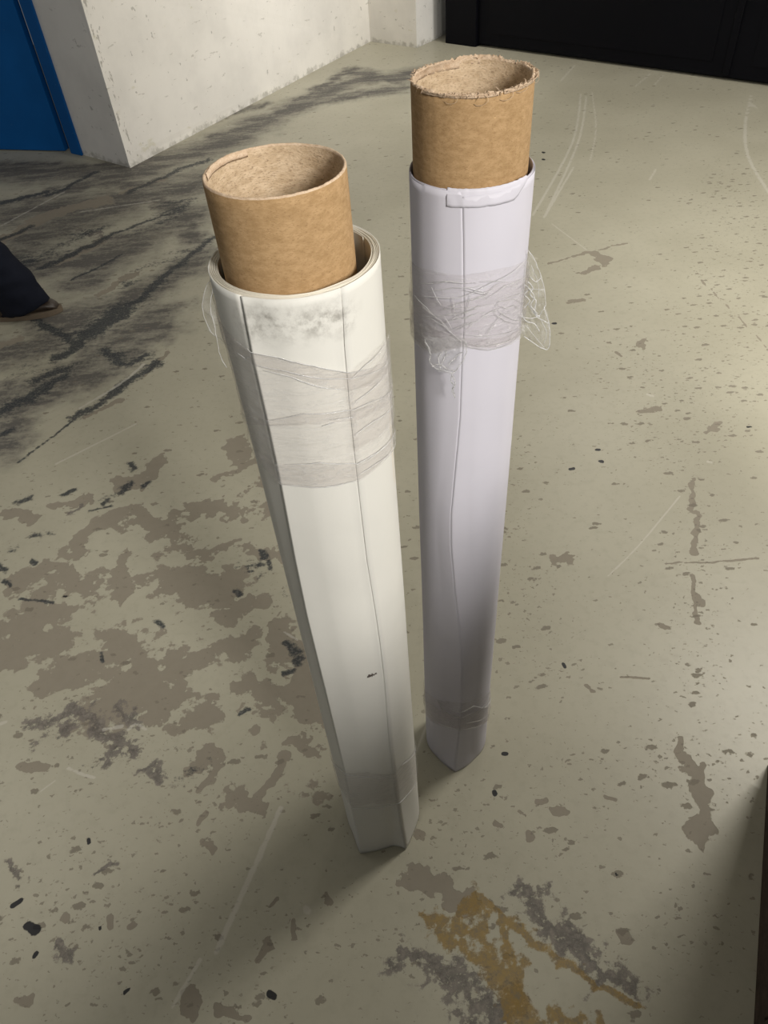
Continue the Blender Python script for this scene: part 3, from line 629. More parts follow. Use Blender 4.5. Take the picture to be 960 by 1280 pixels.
def film(roll, name, up, low, parent, mat, gap=0.0012, amp=0.0012, nt=220, nzz=36, seed=0.0, full=True):
    """stretch film wound round the roll between two photo polylines"""
    def curve(pix):
        a = sorted([roll.hit(*p) for p in pix]); t = [k[0] for k in a]; z = [k[1] for k in a]
        t2 = t+[t[0]+2*PI]; z2 = z+[z[0]]
        return lambda q: float(np.interp((q-t[0]) % (2*PI)+t[0], t2, z2)), t[0], t[-1]
    fu, a0, a1 = curve(up); flw, c0, c1 = curve(low)
    Vv = []; Fc = []; t0 = min(a0, c0) if not full else -PI; t1 = max(a1, c1) if not full else PI
    for i in range(nt+1):
        t = t0+(t1-t0)*i/nt; zu, zl = fu(t), flw(t)
        for k in range(nzz+1):
            v = k/nzz; z = zl+(zu-zl)*v
            e = Vector((math.cos(t)*2.2+seed, math.sin(t)*2.2, z*55))
            wv = abs(noise.noise(e))*1.6+abs(noise.noise(e*2.3+Vector((5, 1, z*40))))*0.8
            Vv.append(roll.pt(t, z+0.0012*noise.noise(Vector((t*6, seed, 0)))*(abs(2*v-1)), roll.tight(t, z)+gap+amp*wv))
    for i in range(nt):
        for k in range(nzz):
            a = i*(nzz+1)+k; Fc.append((a, a+nzz+1, a+nzz+2, a+1))
    return mesh_obj(name, Vv, Fc, mat, parent)
def creases(roll, lines, name, parent, mat, rad=0.0005, gap=0.0026):
    mb = MB()
    for pix in lines:
        hs = [roll.hit(*p) for p in pix]; P = []
        for (ta, za), (tb, zb_) in zip(hs[:-1], hs[1:]):
            for k in range(8):
                q = k/8; t = ta+(tb-ta)*q; z = za+(zb_-za)*q
                P.append(roll.pt(t, z, roll.tight(t, z)+gap+0.0004*noise.noise(Vector((t*30, z*30, 0)))))
        P.append(roll.pt(*hs[-1], roll.tight(*hs[-1])+gap))
        n = len(P); mb.tube(P, [rad*(0.25+0.9*math.sin(PI*i/(n-1))**0.6) for i in range(n)], 5)
    o = mb.build(name, mat, parent); o['kind'] = 'stuff'; return o
def loose(name, outline, depth_pt, parent, mat, nd=0.012, n=26, seed=0.0, bulge=0.02):
    """a crumpled loose tongue of film: outline (photo points) on a vertical plane through depth_pt facing the camera side"""
    P = []
    d0 = np.array(depth_pt)
    for x, y in outline:
        r = ray(x, y); t = d0[1]/r[1]; P.append(np.array([0, 0, H])+r*t)
    P = np.array(P); m = len(P); h = m//2
    A = P[:h]; B = P[h:][::-1]
    def samp(C, q):
        s_ = q*(len(C)-1); i = min(int(s_), len(C)-2); f_ = s_-i; return C[i]*(1-f_)+C[i+1]*f_
    Vv = []; Fc = []
    for i in range(n+1):
        a = samp(A, i/n); b = samp(B, i/n)
        for k in range(n+1):
            v = k/n; p = a*(1-v)+b*v
            e = Vector(p.tolist())*55+Vector((seed, 0, 0))
            w_ = (abs(noise.noise(e))+0.6*abs(noise.noise(e*2.4)))*nd*2-nd*0.8
            p = p+np.array([0.3*w_, w_-bulge*math.sin(PI*v)*math.sin(PI*min(1, i/n+0.15)), 0.35*w_])
            Vv.append(p)
    for i in range(n):
        for k in range(n):
            a = i*(n+1)+k; Fc.append((a, a+1, a+n+2, a+n+1))
    return mesh_obj(name, Vv, Fc, mat, parent), P
def space_line(pix, y):
    out = []
    for a in pix:
        r = ray(a[0], a[1]); t = y/r[1]; out.append(np.array([0, 0, H])+r*t)
    out = smooth_pts(out, 6)
    return [p+0.0007*np.array([noise.noise(Vector((p*180).tolist())), noise.noise(Vector((p*150+9).tolist())), noise.noise(Vector((p*170+5).tolist()))]) for p in out]

# --- left roll
rL = root('paper_roll', (RL.B[0], RL.B[1], 0), 'thicker warm white paper roll on a smooth-cut cardboard core, leaning left of the other', 'paper roll')
rL['label'] = 'thick warm-white paper roll standing nearer, on a cleanly cut cardboard core, smudged near its top'
def finish(o, r): return shift(o, r)
cL = core('core_tube', (-0.0635, 0.6880, 0), (-0.0677, 0.6562, 1.3866), 0.0617, 0.0587, rL, [M_kraft, M_inner, M_rim], torn=0.0006); finish(cL, rL)
cL['label'] = 'brown cardboard core tube with a smooth cut rim'
# peeled ply at the far rim
mb = MB(); cc = np.array([-0.0677, 0.6562, 1.3866]); th0 = RL
pl = []
for k in range(26):
    t = math.radians(118+62*k/25); r = 0.0592-0.0016*math.sin(PI*k/25)-0.0008*abs(noise.noise(Vector((k*0.7, 0, 0))))
    z = 1.3866+0.0012*math.sin(PI*k/25)+0.0008*noise.noise(Vector((k*0.5, 3, 0)))
    pl.append((r, t, z))
Vv = []; Fc = []
for r, t, z in pl:
    for dr, dz in ((0, 0), (-0.0010, 0.0006), (-0.0016, -0.004), (-0.0006, -0.006)):
        Vv.append((cc[0]+math.cos(t)*(r+dr), cc[1]+math.sin(t)*(r+dr), z+dz))
for i in range(len(pl)-1):
    for k in range(3): Fc.append((i*4+k, i*4+k+1, (i+1)*4+k+1, (i+1)*4+k))
o = finish(mesh_obj('peeled_ply', Vv, Fc, M_rim, None), rL); o.parent = cL; m = o.modifiers.new('t', 'SOLIDIFY'); m.thickness = 0.0004
finish(spiral(RL, 'wound_paper', M_rimL, rL, 0.0705, 0.0786, 7, 1.3070), rL)
o = sheet(RL, 'outer_sheet', M_paperL, rL, attrs={
    'smudge': [([(310,405),(350,405),(400,402),(425,398)], 0.024), ([(330,395),(420,390)], 0.018), ([(300,330),(440,400)], 0.006)],
    'mark': [([(461,845),(470,841)], 0.0045), ([(484,845),(489,836)], 0.0014)]}); finish(o, rL)
f1 = film(RL, 'film_wrap', [(257,352),(275,395),(310,431),(370,450),(430,463),(465,458),(486,425)],
          [(305,520),(319,563),(351,598),(403,607),(444,598),(480,572),(493,548)], rL, M_film, seed=1.0); finish(f1, rL)
for k, (u, l) in enumerate([
    ([(262,390),(310,431),(370,450),(430,463),(465,458),(486,440)], [(272,430),(325,452),(370,470),(430,485),(470,478),(489,460)]),
    ([(300,512),(335,520),(380,514),(430,511),(470,500),(490,478)], [(303,528),(336,527),(385,528),(435,524),(470,512),(491,492)]),
    ([(310,548),(345,572),(400,577),(445,576),(480,555),(493,530)], [(319,563),(351,598),(403,607),(444,598),(480,572),(493,548)]),
    ([(430,463),(460,440),(486,410)], [(440,560),(470,545),(492,515)])]):
    full = k < 3
    o = film(RL, 'film_band', u, l, f1, M_film, gap=0.0022+0.0004*k, amp=0.0008, seed=3.0+k, nzz=10 if k < 3 else 24, full=full, nt=200 if full else 50); finish(o, rL)
o = creases(RL, [[(333,459),(365,469),(400,482),(430,485)],[(310,431),(350,445),(390,455),(430,463),(465,459)],[(336,521),(380,515),(430,511),(462,501),(488,484)],
    [(402,531),(418,526)],[(412,523),(440,518)],[(360,577),(400,576),(440,577),(465,567),(490,540)],[(445,590),(470,577),(492,551)],[(351,598),(403,607),(444,598)],[(440,500),(460,488),(480,465)],[(440,540),(465,525),(488,505)],
    [(436,470),(455,455),(478,430)],[(325,452),(360,462),(400,471),(440,470),(486,447)],[(455,575),(475,560),(491,535)],[(300,440),(310,446),(320,440)]], 'film_crease', f1, M_fold_glint, 0.00045); finish(o, rL)
o, _ = loose('loose_film', [(268,345),(257,360),(253,384),(260,408),(272,428),(292,440),(284,415),(278,395),(276,370),(274,348)], (0, 0.640, 0), f1, M_loose, nd=0.004, seed=2.0, bulge=0.004, n=24); finish(o, rL)
mb = MB(); mb.tube(space_line([(268,345),(257,360),(253,384),(260,408),(268,420)], 0.638), 0.00028, 5); mb.tube(space_line([(266,360),(263,384),(268,405),(274,440),(283,460)], 0.63), 0.00028, 5)
o = finish(mb.build('film_crease', M_fold_glint, f1), rL)
f2 = film(RL, 'film_wrap', [(407,947),(434,961),(460,964),(486,966),(505,950),(521,928)], [(412,975),(438,999),(465,1003),(494,1001),(510,990),(521,972)], rL, M_film, amp=0.0010, seed=9.0, nzz=20); finish(f2, rL)
o = creases(RL, [[(412,950),(434,961),(486,966)],[(500,955),(520,931)],[(438,999),(494,1001),(519,975)],[(470,972),(486,968)]], 'film_crease', f2, M_fold_glint, 0.0005); finish(o, rL)

# --- right roll
rR = root('paper_roll.001', (RR.B[0], RR.B[1], 0), 'slim lavender-white paper roll standing behind, on a ragged torn cardboard core', 'paper roll')
CT = (0.1291, 0.8462, 1.3939)
cR = core('core_tube', (0.1250, 0.8520, 0), CT, 0.0637, 0.0600, rR, [M_kraft, M_inner, M_rim], torn=0.0022, seed=5.0); finish(cR, rR)
cR['label'] = 'brown cardboard core tube with a frayed torn rim'
mb = MB(); cc = np.array(CT)
for k in range(300):
    t = random.uniform(0, 2*PI); 
    if random.random() < 0.45: t = random.uniform(-1.9, 0.6)
    r = random.uniform(0.0600, 0.0645); L = random.uniform(0.002, 0.006)
    p = Vector((cc[0]+math.cos(t)*r, cc[1]+math.sin(t)*r, cc[2]+random.uniform(-0.001, 0.001)))
    d = Vector((math.cos(t)*random.uniform(0.1, 1.3), math.sin(t)*random.uniform(0.1, 1.3), random.uniform(-0.8, 0.6)))+Vector((random.uniform(-1, 1), random.uniform(-1, 1), 0))*0.7
    pts = [p]
    for i in range(3):
        p = p+d.normalized()*L/3; d = d+Vector((random.uniform(-.6, .6), random.uniform(-.6, .6), random.uniform(-.9, .3))); pts.append(p)
    mb.tube(pts, [0.0005, 0.0004, 0.0003, 0.0001], 4)
for t, L in ((-2.05, 0.02), (-1.6, 0.024), (-1.2, 0.02), (-0.35, 0.014), (-0.9, 0.012)):
    pts = []
    for i in range(9):
        q = i/8; a = t+0.12*math.sin(q*4); r = 0.0645+0.003*math.sin(q*PI)
        pts.append((cc[0]+math.cos(a)*r, cc[1]+math.sin(a)*r, cc[2]-L*q*0.55*math.sin(q*PI*0.75+0.1)))
    mb.tube(pts, 0.0002, 4)
o = mb.build('torn_fibre', M_rim, cR); o['kind'] = 'stuff'; finish(o, rR)
# crushed and curled plies
def ply(a0, a1, r, zc, hgt, out, seed, parent=cR):
    Vv = []; Fc = []; n = 40
    for i in range(n+1):
        t = math.radians(a0+(a1-a0)*i/n); e = math.sin(PI*i/n)
        for k in range(5):
            v = k/4; rr = r+out*e*v*v+0.0010*noise.noise(Vector((i*0.35, k*0.6, seed))); z = zc-hgt+hgt*v*(1+0.25*noise.noise(Vector((i*0.5, seed, 0))))+0.0012*noise.noise(Vector((i*0.9, seed+4, 0)))*v
            Vv.append((cc[0]+math.cos(t)*rr, cc[1]+math.sin(t)*rr, z))
    for i in range(n):
        for k in range(4): a = i*5+k; Fc.append((a, a+1, a+6, a+5))
    o = mesh_obj('torn_ply', Vv, Fc, M_rim, parent); o.modifiers.new('t', 'SOLIDIFY').thickness = 0.0006; finish(o, rR)
ply(95, 165, 0.0598, CT[2]+0.0015, 0.010, -0.004, 1.0)
ply(50, 96, 0.0602, CT[2]+0.0030, 0.008, 0.003, 2.0)
ply(-70, 30, 0.0640, CT[2]+0.0012, 0.004, 0.0025, 3.0)
ply(-150, -75, 0.0640, CT[2]+0.0002, 0.0035, 0.0018, 4.0)
finish(spiral(RR, 'wound_paper', M_paperR, rR, 0.0668, 0.0688, 2, 1.3045, start=-2.2, fillf=0.5), rR)
tseam = RR.hit(578, 245)[0]
def ztop_r(t):
    d = (t-tseam) % (2*PI)
    return 1.3025-0.0035*max(0, 1-d/1.4)+(0.0015 if d > 5.6 else 0)
o = sheet(RR, 'outer_sheet', M_paperR, rR, ztop=ztop_r, thick=0.0004); finish(o, rR)
# folded-over top band of the inner sheet
ta, za = RR.hit(558, 228, 0.0700); tb, zb2 = RR.hit(661, 203, 0.0700)
Vv = []; Fc = []
for i in range(71):
    t = ta+(tb-ta)*i/70
    for k in range(7):
        v = k/6; z = 1.2870+0.0195*v
        if i > 55: z = 1.3065-(1.3065-z)*(1-(i-55)/15*0.8)
        rr = RR.rad(t, z)+0.0005+0.0006*noise.noise(Vector((i*0.14, k*0.5, 0)))-0.0022*v**3
        Vv.append(RR.pt(t, z+0.0006*noise.noise(Vector((i*0.3, 5, 0))), rr))
for i in range(70):
    for k in range(6): a = i*7+k; Fc.append((a, a+7, a+8, a+1))
o = mesh_obj('folded_edge', Vv, Fc, M_paperR, rR); o.modifiers.new('t', 'SOLIDIFY').thickness = 0.0005; finish(o, rR)

f3 = film(RR, 'film_wrap', [(512,322),(542,337),(580,342),(620,335),(659,320)], [(517,415),(545,440),(578,430),(620,432),(652,408)], rR, M_film, amp=0.0016, seed=4.0); finish(f3, rR)
for k, (u, l) in enumerate([([(513,360),(545,372),(580,375),(620,352),(657,340)], [(517,415),(545,440),(578,430),(620,432),(652,408)]),
    ([(515,395),(545,405),(578,418),(620,420),(653,400)], [(517,415),(545,440),(578,432),(620,434),(652,412)])]):
    o = film(RR, 'film_band', u, l, f3, M_film, gap=0.0030+0.0006*k, amp=0.0016, seed=7.0+k, nzz=20-6*k); finish(o, rR)
rng_l = []
random.seed(11)
rng_l += [[(540,395),(556,405),(572,420),(580,427)],[(530,380),(552,398),(566,413)],[(535,368),(575,370),(612,352),(655,322)],[(580,376),(605,368),(620,352)],[(578,415),(610,418),(650,405)],
    [(577,424),(600,431),(625,427),(652,408)],[(578,429),(610,436),(640,425)],[(616,385),(622,375),(640,372),(652,380)],[(618,378),(624,390),(638,398),(652,400)],[(622,380),(630,384),(640,380),(648,388)],
    [(616,382),(618,392),(630,400),(645,404)],[(626,372),(640,368),(655,362)],[(600,395),(612,388),(622,384)],[(605,372),(630,355),(656,342)]]
for k in range(26):                               # fine radiating gathers towards the knotted side
    x0, y0 = random.uniform(520, 600), random.uniform(350, 425); q = random.uniform(0.25, 0.6)
    tx, ty = random.choice([(648, 375), (575, 425), (656, 350)])
    rng_l.append([(x0, y0), (x0+(tx-x0)*q*0.5, y0+(ty-y0)*q*0.5+random.uniform(-2, 3)), (x0+(tx-x0)*q, y0+(ty-y0)*q)])
o = creases(RR, rng_l, 'film_crease', f3, M_fold_glint, 0.00032, 0.0036); finish(o, rR)
lo, _ = loose('loose_film', [(659,312),(668,324),(679,355),(682,380),(687,410),(686,434),(677,435),(655,418),(646,400),(652,375),(654,345),(657,318)], (0, 0.812, 0), f3, M_loose, nd=0.006, seed=5.0, bulge=0.006, n=34); finish(lo, rR)
mb = MB()
for ln, y, r in [([(659,312),(668,324),(679,355),(682,380),(680,384)], 0.806, 0.0005), ([(680,384),(687,410),(686,434),(677,435),(655,420)], 0.805, 0.0006),
    ([(660,352),(666,360),(662,368),(670,376),(668,390),(675,396)], 0.80, 0.0008), ([(656,356),(664,364),(668,372),(664,382),(672,392)], 0.797, 0.0006), ([(662,346),(670,352),(676,348)], 0.80, 0.0005), ([(652,392),(658,402),(668,404),(674,414)], 0.80, 0.0006), ([(660,380),(668,392),(674,398),(685,404)], 0.80, 0.0006), ([(655,385),(662,376),(656,368),(664,360)], 0.80, 0.0006),
    ([(650,395),(662,398),(674,394),(682,382)], 0.80, 0.0005), ([(676,400),(683,415),(680,430)], 0.80, 0.0004), ([(664,332),(672,352),(674,372)], 0.80, 0.0003), ([(656,405),(668,420),(680,434)], 0.80, 0.0003), ([(658,362),(674,362),(681,362)], 0.80, 0.0003)]:
    mb.tube(space_line(ln, y), r, 5)
o = finish(mb.build('film_knot', M_fold_glint, f3), rR)
lo2, _ = loose('loose_film', [(530,420),(535,440),(538,455),(550,464),(565,468),(580,452),(584,430),(578,420)], (0, 0.768, 0), f3, M_loose, nd=0.003, seed=8.0, bulge=0.004, n=24); finish(lo2, rR)
mb = MB()
for ln in ([(531,425),(538,442),(537,452),(545,461),(555,463),(566,467)],[(566,467),(576,455),(583,440),(582,428)],[(565,467),(564,478),(568,482),(565,488),(569,497)],[(566,470),(569,479),(566,486),(568,492)],[(549,462),(556,446),(558,438)],[(560,456),(570,446),(578,440)],[(550,458),(548,448),(552,440)],[(540,458),(550,456),(560,462),(568,464)]):
    base = space_line(ln, 0.762); pts = []
    for a, b in zip(base[:-1], base[1:]):
        for k in range(5): p = a+(b-a)*k/5; pts.append(p+np.array([random.uniform(-1, 1), random.uniform(-1, 1), random.uniform(-1, 1)])*0.0006)
    pts.append(base[-1]); mb.tube(pts, 0.0005, 4)
o = finish(mb.build('film_knot', M_fold_glint, f3), rR)
f4 = film(RR, 'film_wrap', [(530,855),(543,871),(575,874),(600,870),(616,861)], [(533,890),(548,904),(575,907),(600,905),(612,897)], rR, M_film, amp=0.0018, seed=12.0, nzz=18); finish(f4, rR)
o = film(RR, 'film_band', [(531,868),(543,880),(575,890),(600,884),(614,876)], [(533,890),(548,904),(575,907),(600,905),(612,897)], f4, M_film, gap=0.003, amp=0.0018, seed=14.0, nzz=12); finish(o, rR)
o = creases(RR, [[(545,900),(575,907),(600,905)],[(600,885),(613,872)],[(550,880),(565,892),(590,888)],[(595,890),(611,866)],[(548,872),(556,890)],[(580,900),(605,895)],[(560,885),(590,880),(612,880)]], 'film_crease', f4, M_fold_glint, 0.0006, 0.004); finish(o, rR)

# ------------------------------------------------------------------ dark wooden cabinet at the right edge
a = fl(957, 955); b = fl(938, 1290); cd = (b-a)/np.linalg.norm(b-a); cn = np.array([-cd[1], cd[0], 0]); cn = cn if cn[0] > 0 else -cn
cab = root('cabinet', tuple(a), 'dark stained wooden cabinet cut by the right edge of the photo', 'cabinet')
ZC = 1.285  # unseen height and length chosen to block the light from behind low down
e = a+cd*0.95
def cb(name, p0, p1, d0, d1_, z0, z1, par=cab, bev=0.003, mat=M_rust):
    P = [a+cd*p0+cn*d0, a+cd*p1+cn*d0, a+cd*p1+cn*d1_, a+cd*p0+cn*d1_]
    return child_prism(name, P, z0, z1, mat, cab, bev) if par is cab else shift(prism(name, P, z0, z1, mat, par, bev), cab)
cb('side_panel', 0.0, 0.022, 0.022, 0.40, 0.0, ZC); cb('side_panel', 1.578, 1.60, 0.022, 0.40, 0.0, ZC)
cb('back_panel', 0.022, 1.578, 0.38, 0.395, 0.0, ZC-0.02); cb('top_panel', -0.01, 1.61, 0.0, 0.41, ZC, ZC+0.025)
cb('plinth', 0.0, 1.60, 0.004, 0.022, 0.0, 0.07); cb('shelf', 0.022, 1.578, 0.03, 0.38, 0.07, 0.09); cb('shelf', 0.022, 1.578, 0.03, 0.38, 0.62, 0.64)
for p0, p1, hz in ((0.003, 0.530, 0.49), (0.534, 1.064, 0.57), (1.068, 1.597, 1.11)):
    dd = cb('cabinet_door', p0, p1, 0.0, 0.020, 0.075, ZC-0.004)
    kb = MB(); c0 = a+cd*hz; kb.tube([c0+np.array([0, 0, 0.7]), c0-cn*0.012+np.array([0, 0, 0.7]), c0-cn*0.018+np.array([0, 0, 0.7]), c0-cn*0.026+np.array([0, 0, 0.7])], [0.006, 0.006, 0.014, 0.010], 12)
    shift(kb.build('knob', M_metal, dd), cab)

# ------------------------------------------------------------------ person walking past at the left edge
per = root('person', (-1.85, 3.05, 0), 'person striding past at the left edge, dark navy trousers over a dark brown shoe', 'person')
def loft(bm, rings, seg=28):
    prev = None; first = None
    for c, ra, rb, ax in rings:
        ax = Vector(ax).normalized(); u = Vector((1, 0, 0)); u = (u-ax*u.dot(ax)).normalized(); v = ax.cross(u)
        cur = [bm.verts.new(Vector(c)+u*ra*math.cos(2*PI*k/seg)+v*rb*math.sin(2*PI*k/seg)) for k in range(seg)]
        if prev:
            for k in range(seg): bm.faces.new((prev[k], prev[(k+1) % seg], cur[(k+1) % seg], cur[k]))
        else: bm.faces.new(cur[::-1])
        prev = cur
    bm.faces.new(prev)
def remesh(name, bm, voxel, mat, parent, smooth=3, fold=0.0):
    bmesh.ops.recalc_face_normals(bm, faces=bm.faces)
    me_ = bpy.data.meshes.new('tmp'); bm.to_mesh(me_); bm.free()
    t = bpy.data.objects.new('tmp', me_); COL.objects.link(t)
    m = t.modifiers.new('r', 'REMESH'); m.mode = 'VOXEL'; m.voxel_size = voxel; m.use_smooth_shade = True
    m2 = t.modifiers.new('s', 'SMOOTH'); m2.iterations = smooth; m2.factor = 0.5
    dg = bpy.context.evaluated_depsgraph_get(); out = bpy.data.meshes.new_from_object(t.evaluated_get(dg))
    bpy.data.objects.remove(t); out.name = name
    if fold:
        for v in out.vertices:
            k = noise.noise(v.co*9+Vector((0, 0, v.co.z*14)))*fold; v.co += v.normal*k
    out.materials.clear(); out.materials.append(mat)
    o = bpy.data.objects.new(name, out); link(o, parent)
    o.data.transform(Matrix.Translation(-Vector(per.location))); return o
def limb(bm, pts, seg=20):
    n = len(pts); R = []
    for i, (p, ra, rb) in enumerate(pts):
        t = Vector(pts[min(i+1, n-1)][0])-Vector(pts[max(i-1, 0)][0]); R.append((p, ra, rb, t))
    # frame from x unless limb runs along x
    prev = None
    for c, ra, rb, ax in R:
        ax = ax.normalized(); u = Vector((0, 1, 0)); u = (u-ax*u.dot(ax)); u = u.normalized(); v = ax.cross(u)
        cur = [bm.verts.new(Vector(c)+u*ra*math.cos(2*PI*k/seg)+v*rb*math.sin(2*PI*k/seg)) for k in range(seg)]
        if prev:
            for k in range(seg): bm.faces.new((prev[k], prev[(k+1) % seg], cur[(k+1) % seg], cur[k]))
        else: bm.faces.new(cur[::-1])
        prev = cur
    bm.faces.new(prev)
def ball(bm, c, r, s=(1, 1, 1)):
    bmesh.ops.create_uvsphere(bm, u_segments=20, v_segments=14, radius=1.0, matrix=Matrix.Translation(c) @ Matrix.Diagonal((r*s[0], r*s[1], r*s[2], 1)))
# front leg: shoe toe near x=-1.39, hem low on the shoe, shin leaning back (pelvis behind)
FX, FY = -1.555, 3.045
bm = bmesh.new()
limb(bm, [((FX+0.055, FY, 0.040), 0.075, 0.125), ((FX+0.045, FY, 0.09), 0.078, 0.120), ((FX+0.025, FY, 0.16), 0.082, 0.112), ((FX-0.03, FY, 0.29), 0.090, 0.104), ((FX-0.095, FY, 0.45), 0.092, 0.100),
          ((FX-0.165, FY+0.01, 0.64), 0.096, 0.100), ((FX-0.27, FY+0.02, 0.82), 0.100, 0.106), ((FX-0.30, FY+0.03, 0.90), 0.09, 0.10)])
BX, BY = -2.12, 3.23
limb(bm, [((BX, BY, 0.06), 0.070, 0.105), ((BX+0.0, BY, 0.12), 0.070, 0.098), ((BX+0.06, BY, 0.28), 0.073, 0.086), ((BX+0.14, BY, 0.47), 0.080, 0.086), ((BX+0.19, BY-0.02, 0.66), 0.090, 0.094), ((BX+0.25, BY-0.04, 0.82), 0.098, 0.104), ((BX+0.26, BY-0.06, 0.90), 0.09, 0.10)])
limb(bm, [((-1.858, 3.145, 0.80), 0.165, 0.105), ((-1.858, 3.145, 0.88), 0.18, 0.125), ((-1.858, 3.145, 0.96), 0.17, 0.115), ((-1.858, 3.145, 1.03), 0.155, 0.10)])
remesh('trousers', bm, 0.011, M_trouser, per, 4, 0.010)
def shoe(x, y, z=0.0, tilt=0.0):
    Vv = []; Fc = []; n = 20; st = 13
    for i in range(st):
        q = i/(st-1); xx = -0.10+0.295*q
        wd = 0.036+0.014*math.sin(PI*min(1, q*0.9+0.15)); hh = (0.085-0.045*q) if q < 0.75 else 0.052*math.sqrt(max(0.02, 1-((q-0.75)/0.26)**2))
        if i in (0, st-1): wd *= 0.55; hh *= 0.7
        for k in range(n):
            a_ = 2*PI*k/n; Vv.append((xx, math.cos(a_)*wd, 0.018+hh*0.5+math.sin(a_)*hh*0.5))
    for i in range(st-1):
        for k in range(n): Fc.append((i*n+k, i*n+(k+1) % n, (i+1)*n+(k+1) % n, (i+1)*n+k))
    Fc.append(tuple(range(n))[::-1]); Fc.append(tuple((st-1)*n+k for k in range(n)))
    up_ = mesh_obj('shoe', Vv, Fc, M_shoe, per); up_.modifiers.new('s', 'SUBSURF').render_levels = 1
    bm = bmesh.new(); P = []
    for k in range(36):
        a_ = 2*PI*k/36; cx = math.cos(a_); P.append((0.048+cx*0.156, math.sin(a_)*(0.046+0.008*cx)*(1-0.0*cx)))
    lo_ = [bm.verts.new((p[0], p[1], 0.0)) for p in P]; hi_ = [bm.verts.new((p[0]*1.0, p[1]*1.03, 0.022+0.006*max(0, p[0]-0.12)/0.08)) for p in P]
    bm.faces.new(lo_[::-1]); bm.faces.new(hi_)
    for k in range(36): bm.faces.new((lo_[k], lo_[(k+1) % 36], hi_[(k+1) % 36], hi_[k]))
    bmesh.ops.bevel(bm, geom=[e_ for e_ in bm.edges if not (e_.verts[0] in lo_ and e_.verts[1] in hi_)], offset=0.003, segments=2, affect='EDGES')
    so = bm_obj('sole', bm, M_sole, up_, smooth=False)
    T = Matrix.Translation((x, y, z)) @ Matrix.Rotation(tilt, 4, 'Y') @ Matrix.Rotation(0.10, 4, 'Z')
    for q in (up_, so): q.data.transform(Matrix.Translation(-Vector(per.location)) @ T)
    return up_
shoe(FX, FY, 0.001); shoe(BX-0.0, BY, 0.02, 0.16)
bm = bmesh.new()                                  # jacket with sleeves
limb(bm, [((-1.858, 3.145, 0.86), 0.20, 0.135), ((-1.855, 3.145, 1.00), 0.185, 0.125), ((-1.845, 3.145, 1.15), 0.19, 0.125), ((-1.835, 3.145, 1.30), 0.215, 0.135), ((-1.83, 3.145, 1.40), 0.205, 0.115), ((-1.83, 3.145, 1.455), 0.12, 0.08), ((-1.828, 3.145, 1.50), 0.062, 0.062)])
hands = []
for sgn, sw in ((-1, -0.10), (1, 0.12)):
    y0 = 3.145+sgn*0.20
    E_ = Vector((-1.84-sw*0.7, y0+sgn*0.045, 1.12)); W_ = Vector((-1.81+sw*1.1, y0+sgn*0.05, 0.88))
    limb(bm, [((-1.83, y0-sgn*0.02, 1.40), 0.065, 0.07), ((-1.835, y0+sgn*0.02, 1.30), 0.060, 0.064), (tuple(E_), 0.052, 0.052), (tuple(W_), 0.038, 0.042)])
    hands.append((W_, (W_-E_).normalized(), sgn))
remesh('jacket', bm, 0.012, M_jacket, per, 3, 0.006)
bm = bmesh.new()                                  # head, neck, hands and forearms in one surface with a hidden torso
hc = Vector((-1.815, 3.145, 1.64))
limb(bm, [((-1.84, 3.145, 0.95), 0.12, 0.09), ((-1.835, 3.145, 1.30), 0.17, 0.09), ((-1.83, 3.145, 1.44), 0.08, 0.06), ((-1.828, 3.145, 1.50), 0.054, 0.056), ((-1.820, 3.145, 1.57), 0.052, 0.056)])
ball(bm, hc+Vector((-0.012, 0, 0.03)), 0.088, (1.08, 0.86, 1.05)); ball(bm, hc+Vector((0.022, 0, -0.045)), 0.062, (1.0, 0.88, 1.05))
limb(bm, [(tuple(hc+Vector((0.080, 0, 0.022))), 0.008, 0.008), (tuple(hc+Vector((0.092, 0, 0.0))), 0.010, 0.011), (tuple(hc+Vector((0.098, 0, -0.020))), 0.015, 0.012), (tuple(hc+Vector((0.082, 0, -0.026))), 0.012, 0.01)], 12)
ball(bm, hc+Vector((0.074, 0, -0.050)), 0.016, (0.7, 1.4, 0.4)); ball(bm, hc+Vector((0.072, 0, -0.060)), 0.016, (0.7, 1.2, 0.45)); ball(bm, hc+Vector((0.060, 0, -0.092)), 0.022)
for sgn in (-1, 1):
    ball(bm, hc+Vector((-0.008, sgn*0.078, -0.006)), 0.028, (0.7, 0.3, 1.1)); ball(bm, hc+Vector((0.068, sgn*0.03, 0.034)), 0.016, (0.6, 1.2, 0.35))
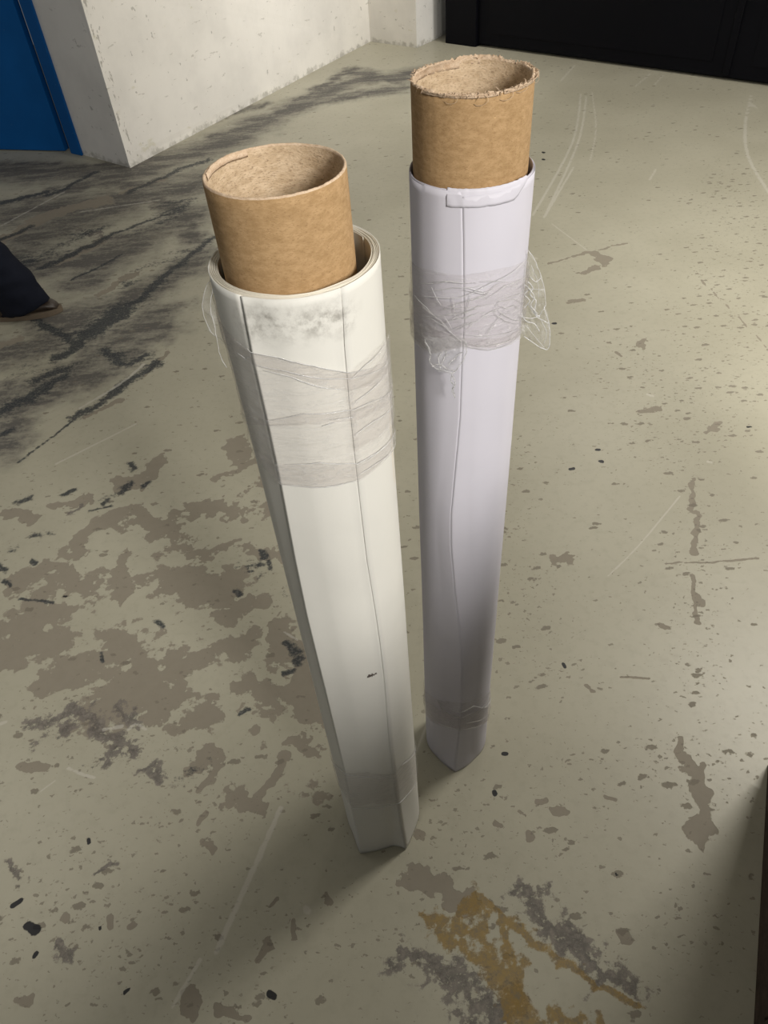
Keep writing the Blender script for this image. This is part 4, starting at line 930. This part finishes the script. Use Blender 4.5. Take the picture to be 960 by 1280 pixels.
for W_, d_, sgn in hands:
    side_ = Vector((1, 0, 0)); side_ = (side_-d_*side_.dot(d_)).normalized()
    E_ = W_-d_*0.26; limb(bm, [((-1.835, 3.145+sgn*0.17, 1.38), 0.04, 0.04), (tuple(E_), 0.036, 0.036), (tuple(W_), 0.026, 0.03), (tuple(W_+d_*0.02), 0.022, 0.030), (tuple(W_+d_*0.05), 0.016, 0.040), (tuple(W_+d_*0.095), 0.015, 0.042)], 16)
    for k, (off, L) in enumerate(((-0.030, 0.066), (-0.010, 0.076), (0.010, 0.072), (0.030, 0.056))):
        p0 = W_+d_*0.088+side_*(-off); nn_ = Vector((0, -sgn, 0))
        p1 = p0+d_*L*0.45+nn_*0.004; p2 = p1+d_*L*0.3+nn_*0.010; p3 = p2+d_*L*0.22+nn_*0.012
        limb(bm, [(tuple(p0), 0.0092, 0.0092), (tuple(p1), 0.0086, 0.0086), (tuple(p2), 0.0078, 0.0078), (tuple(p3), 0.006, 0.006)], 10)
    p0 = W_+d_*0.03+side_*0.026; p1 = p0+d_*0.032+side_*0.024; p2 = p1+d_*0.030+side_*0.006+Vector((0, -sgn*0.006, 0))
    limb(bm, [(tuple(p0), 0.014, 0.014), (tuple(p1), 0.011, 0.011), (tuple(p2), 0.008, 0.008)], 10)
remesh('body', bm, 0.0052, M_skin, per, 2)
bm = bmesh.new(); ball(bm, hc+Vector((-0.024, 0, 0.046)), 0.093, (1.06, 0.92, 1.0)); ball(bm, hc+Vector((-0.052, 0, 0.0)), 0.066, (0.9, 1.1, 1.2))
remesh('hair', bm, 0.008, M_hair, per, 2, 0.006)
for sgn in (-1, 1):
    bm = bmesh.new(); ball(bm, hc+Vector((0.069, sgn*0.031, 0.016)), 0.0105); o = bm_obj('eye', bm, mat_plain('eye_white', (0.6, 0.58, 0.55), 0.2), per, True); shift(o, per)
    bm = bmesh.new(); ball(bm, hc+Vector((0.0775, sgn*0.031, 0.016)), 0.005, (0.6, 1, 1)); o2 = bm_obj('iris', bm, M_hair, o, True); shift(o2, per)
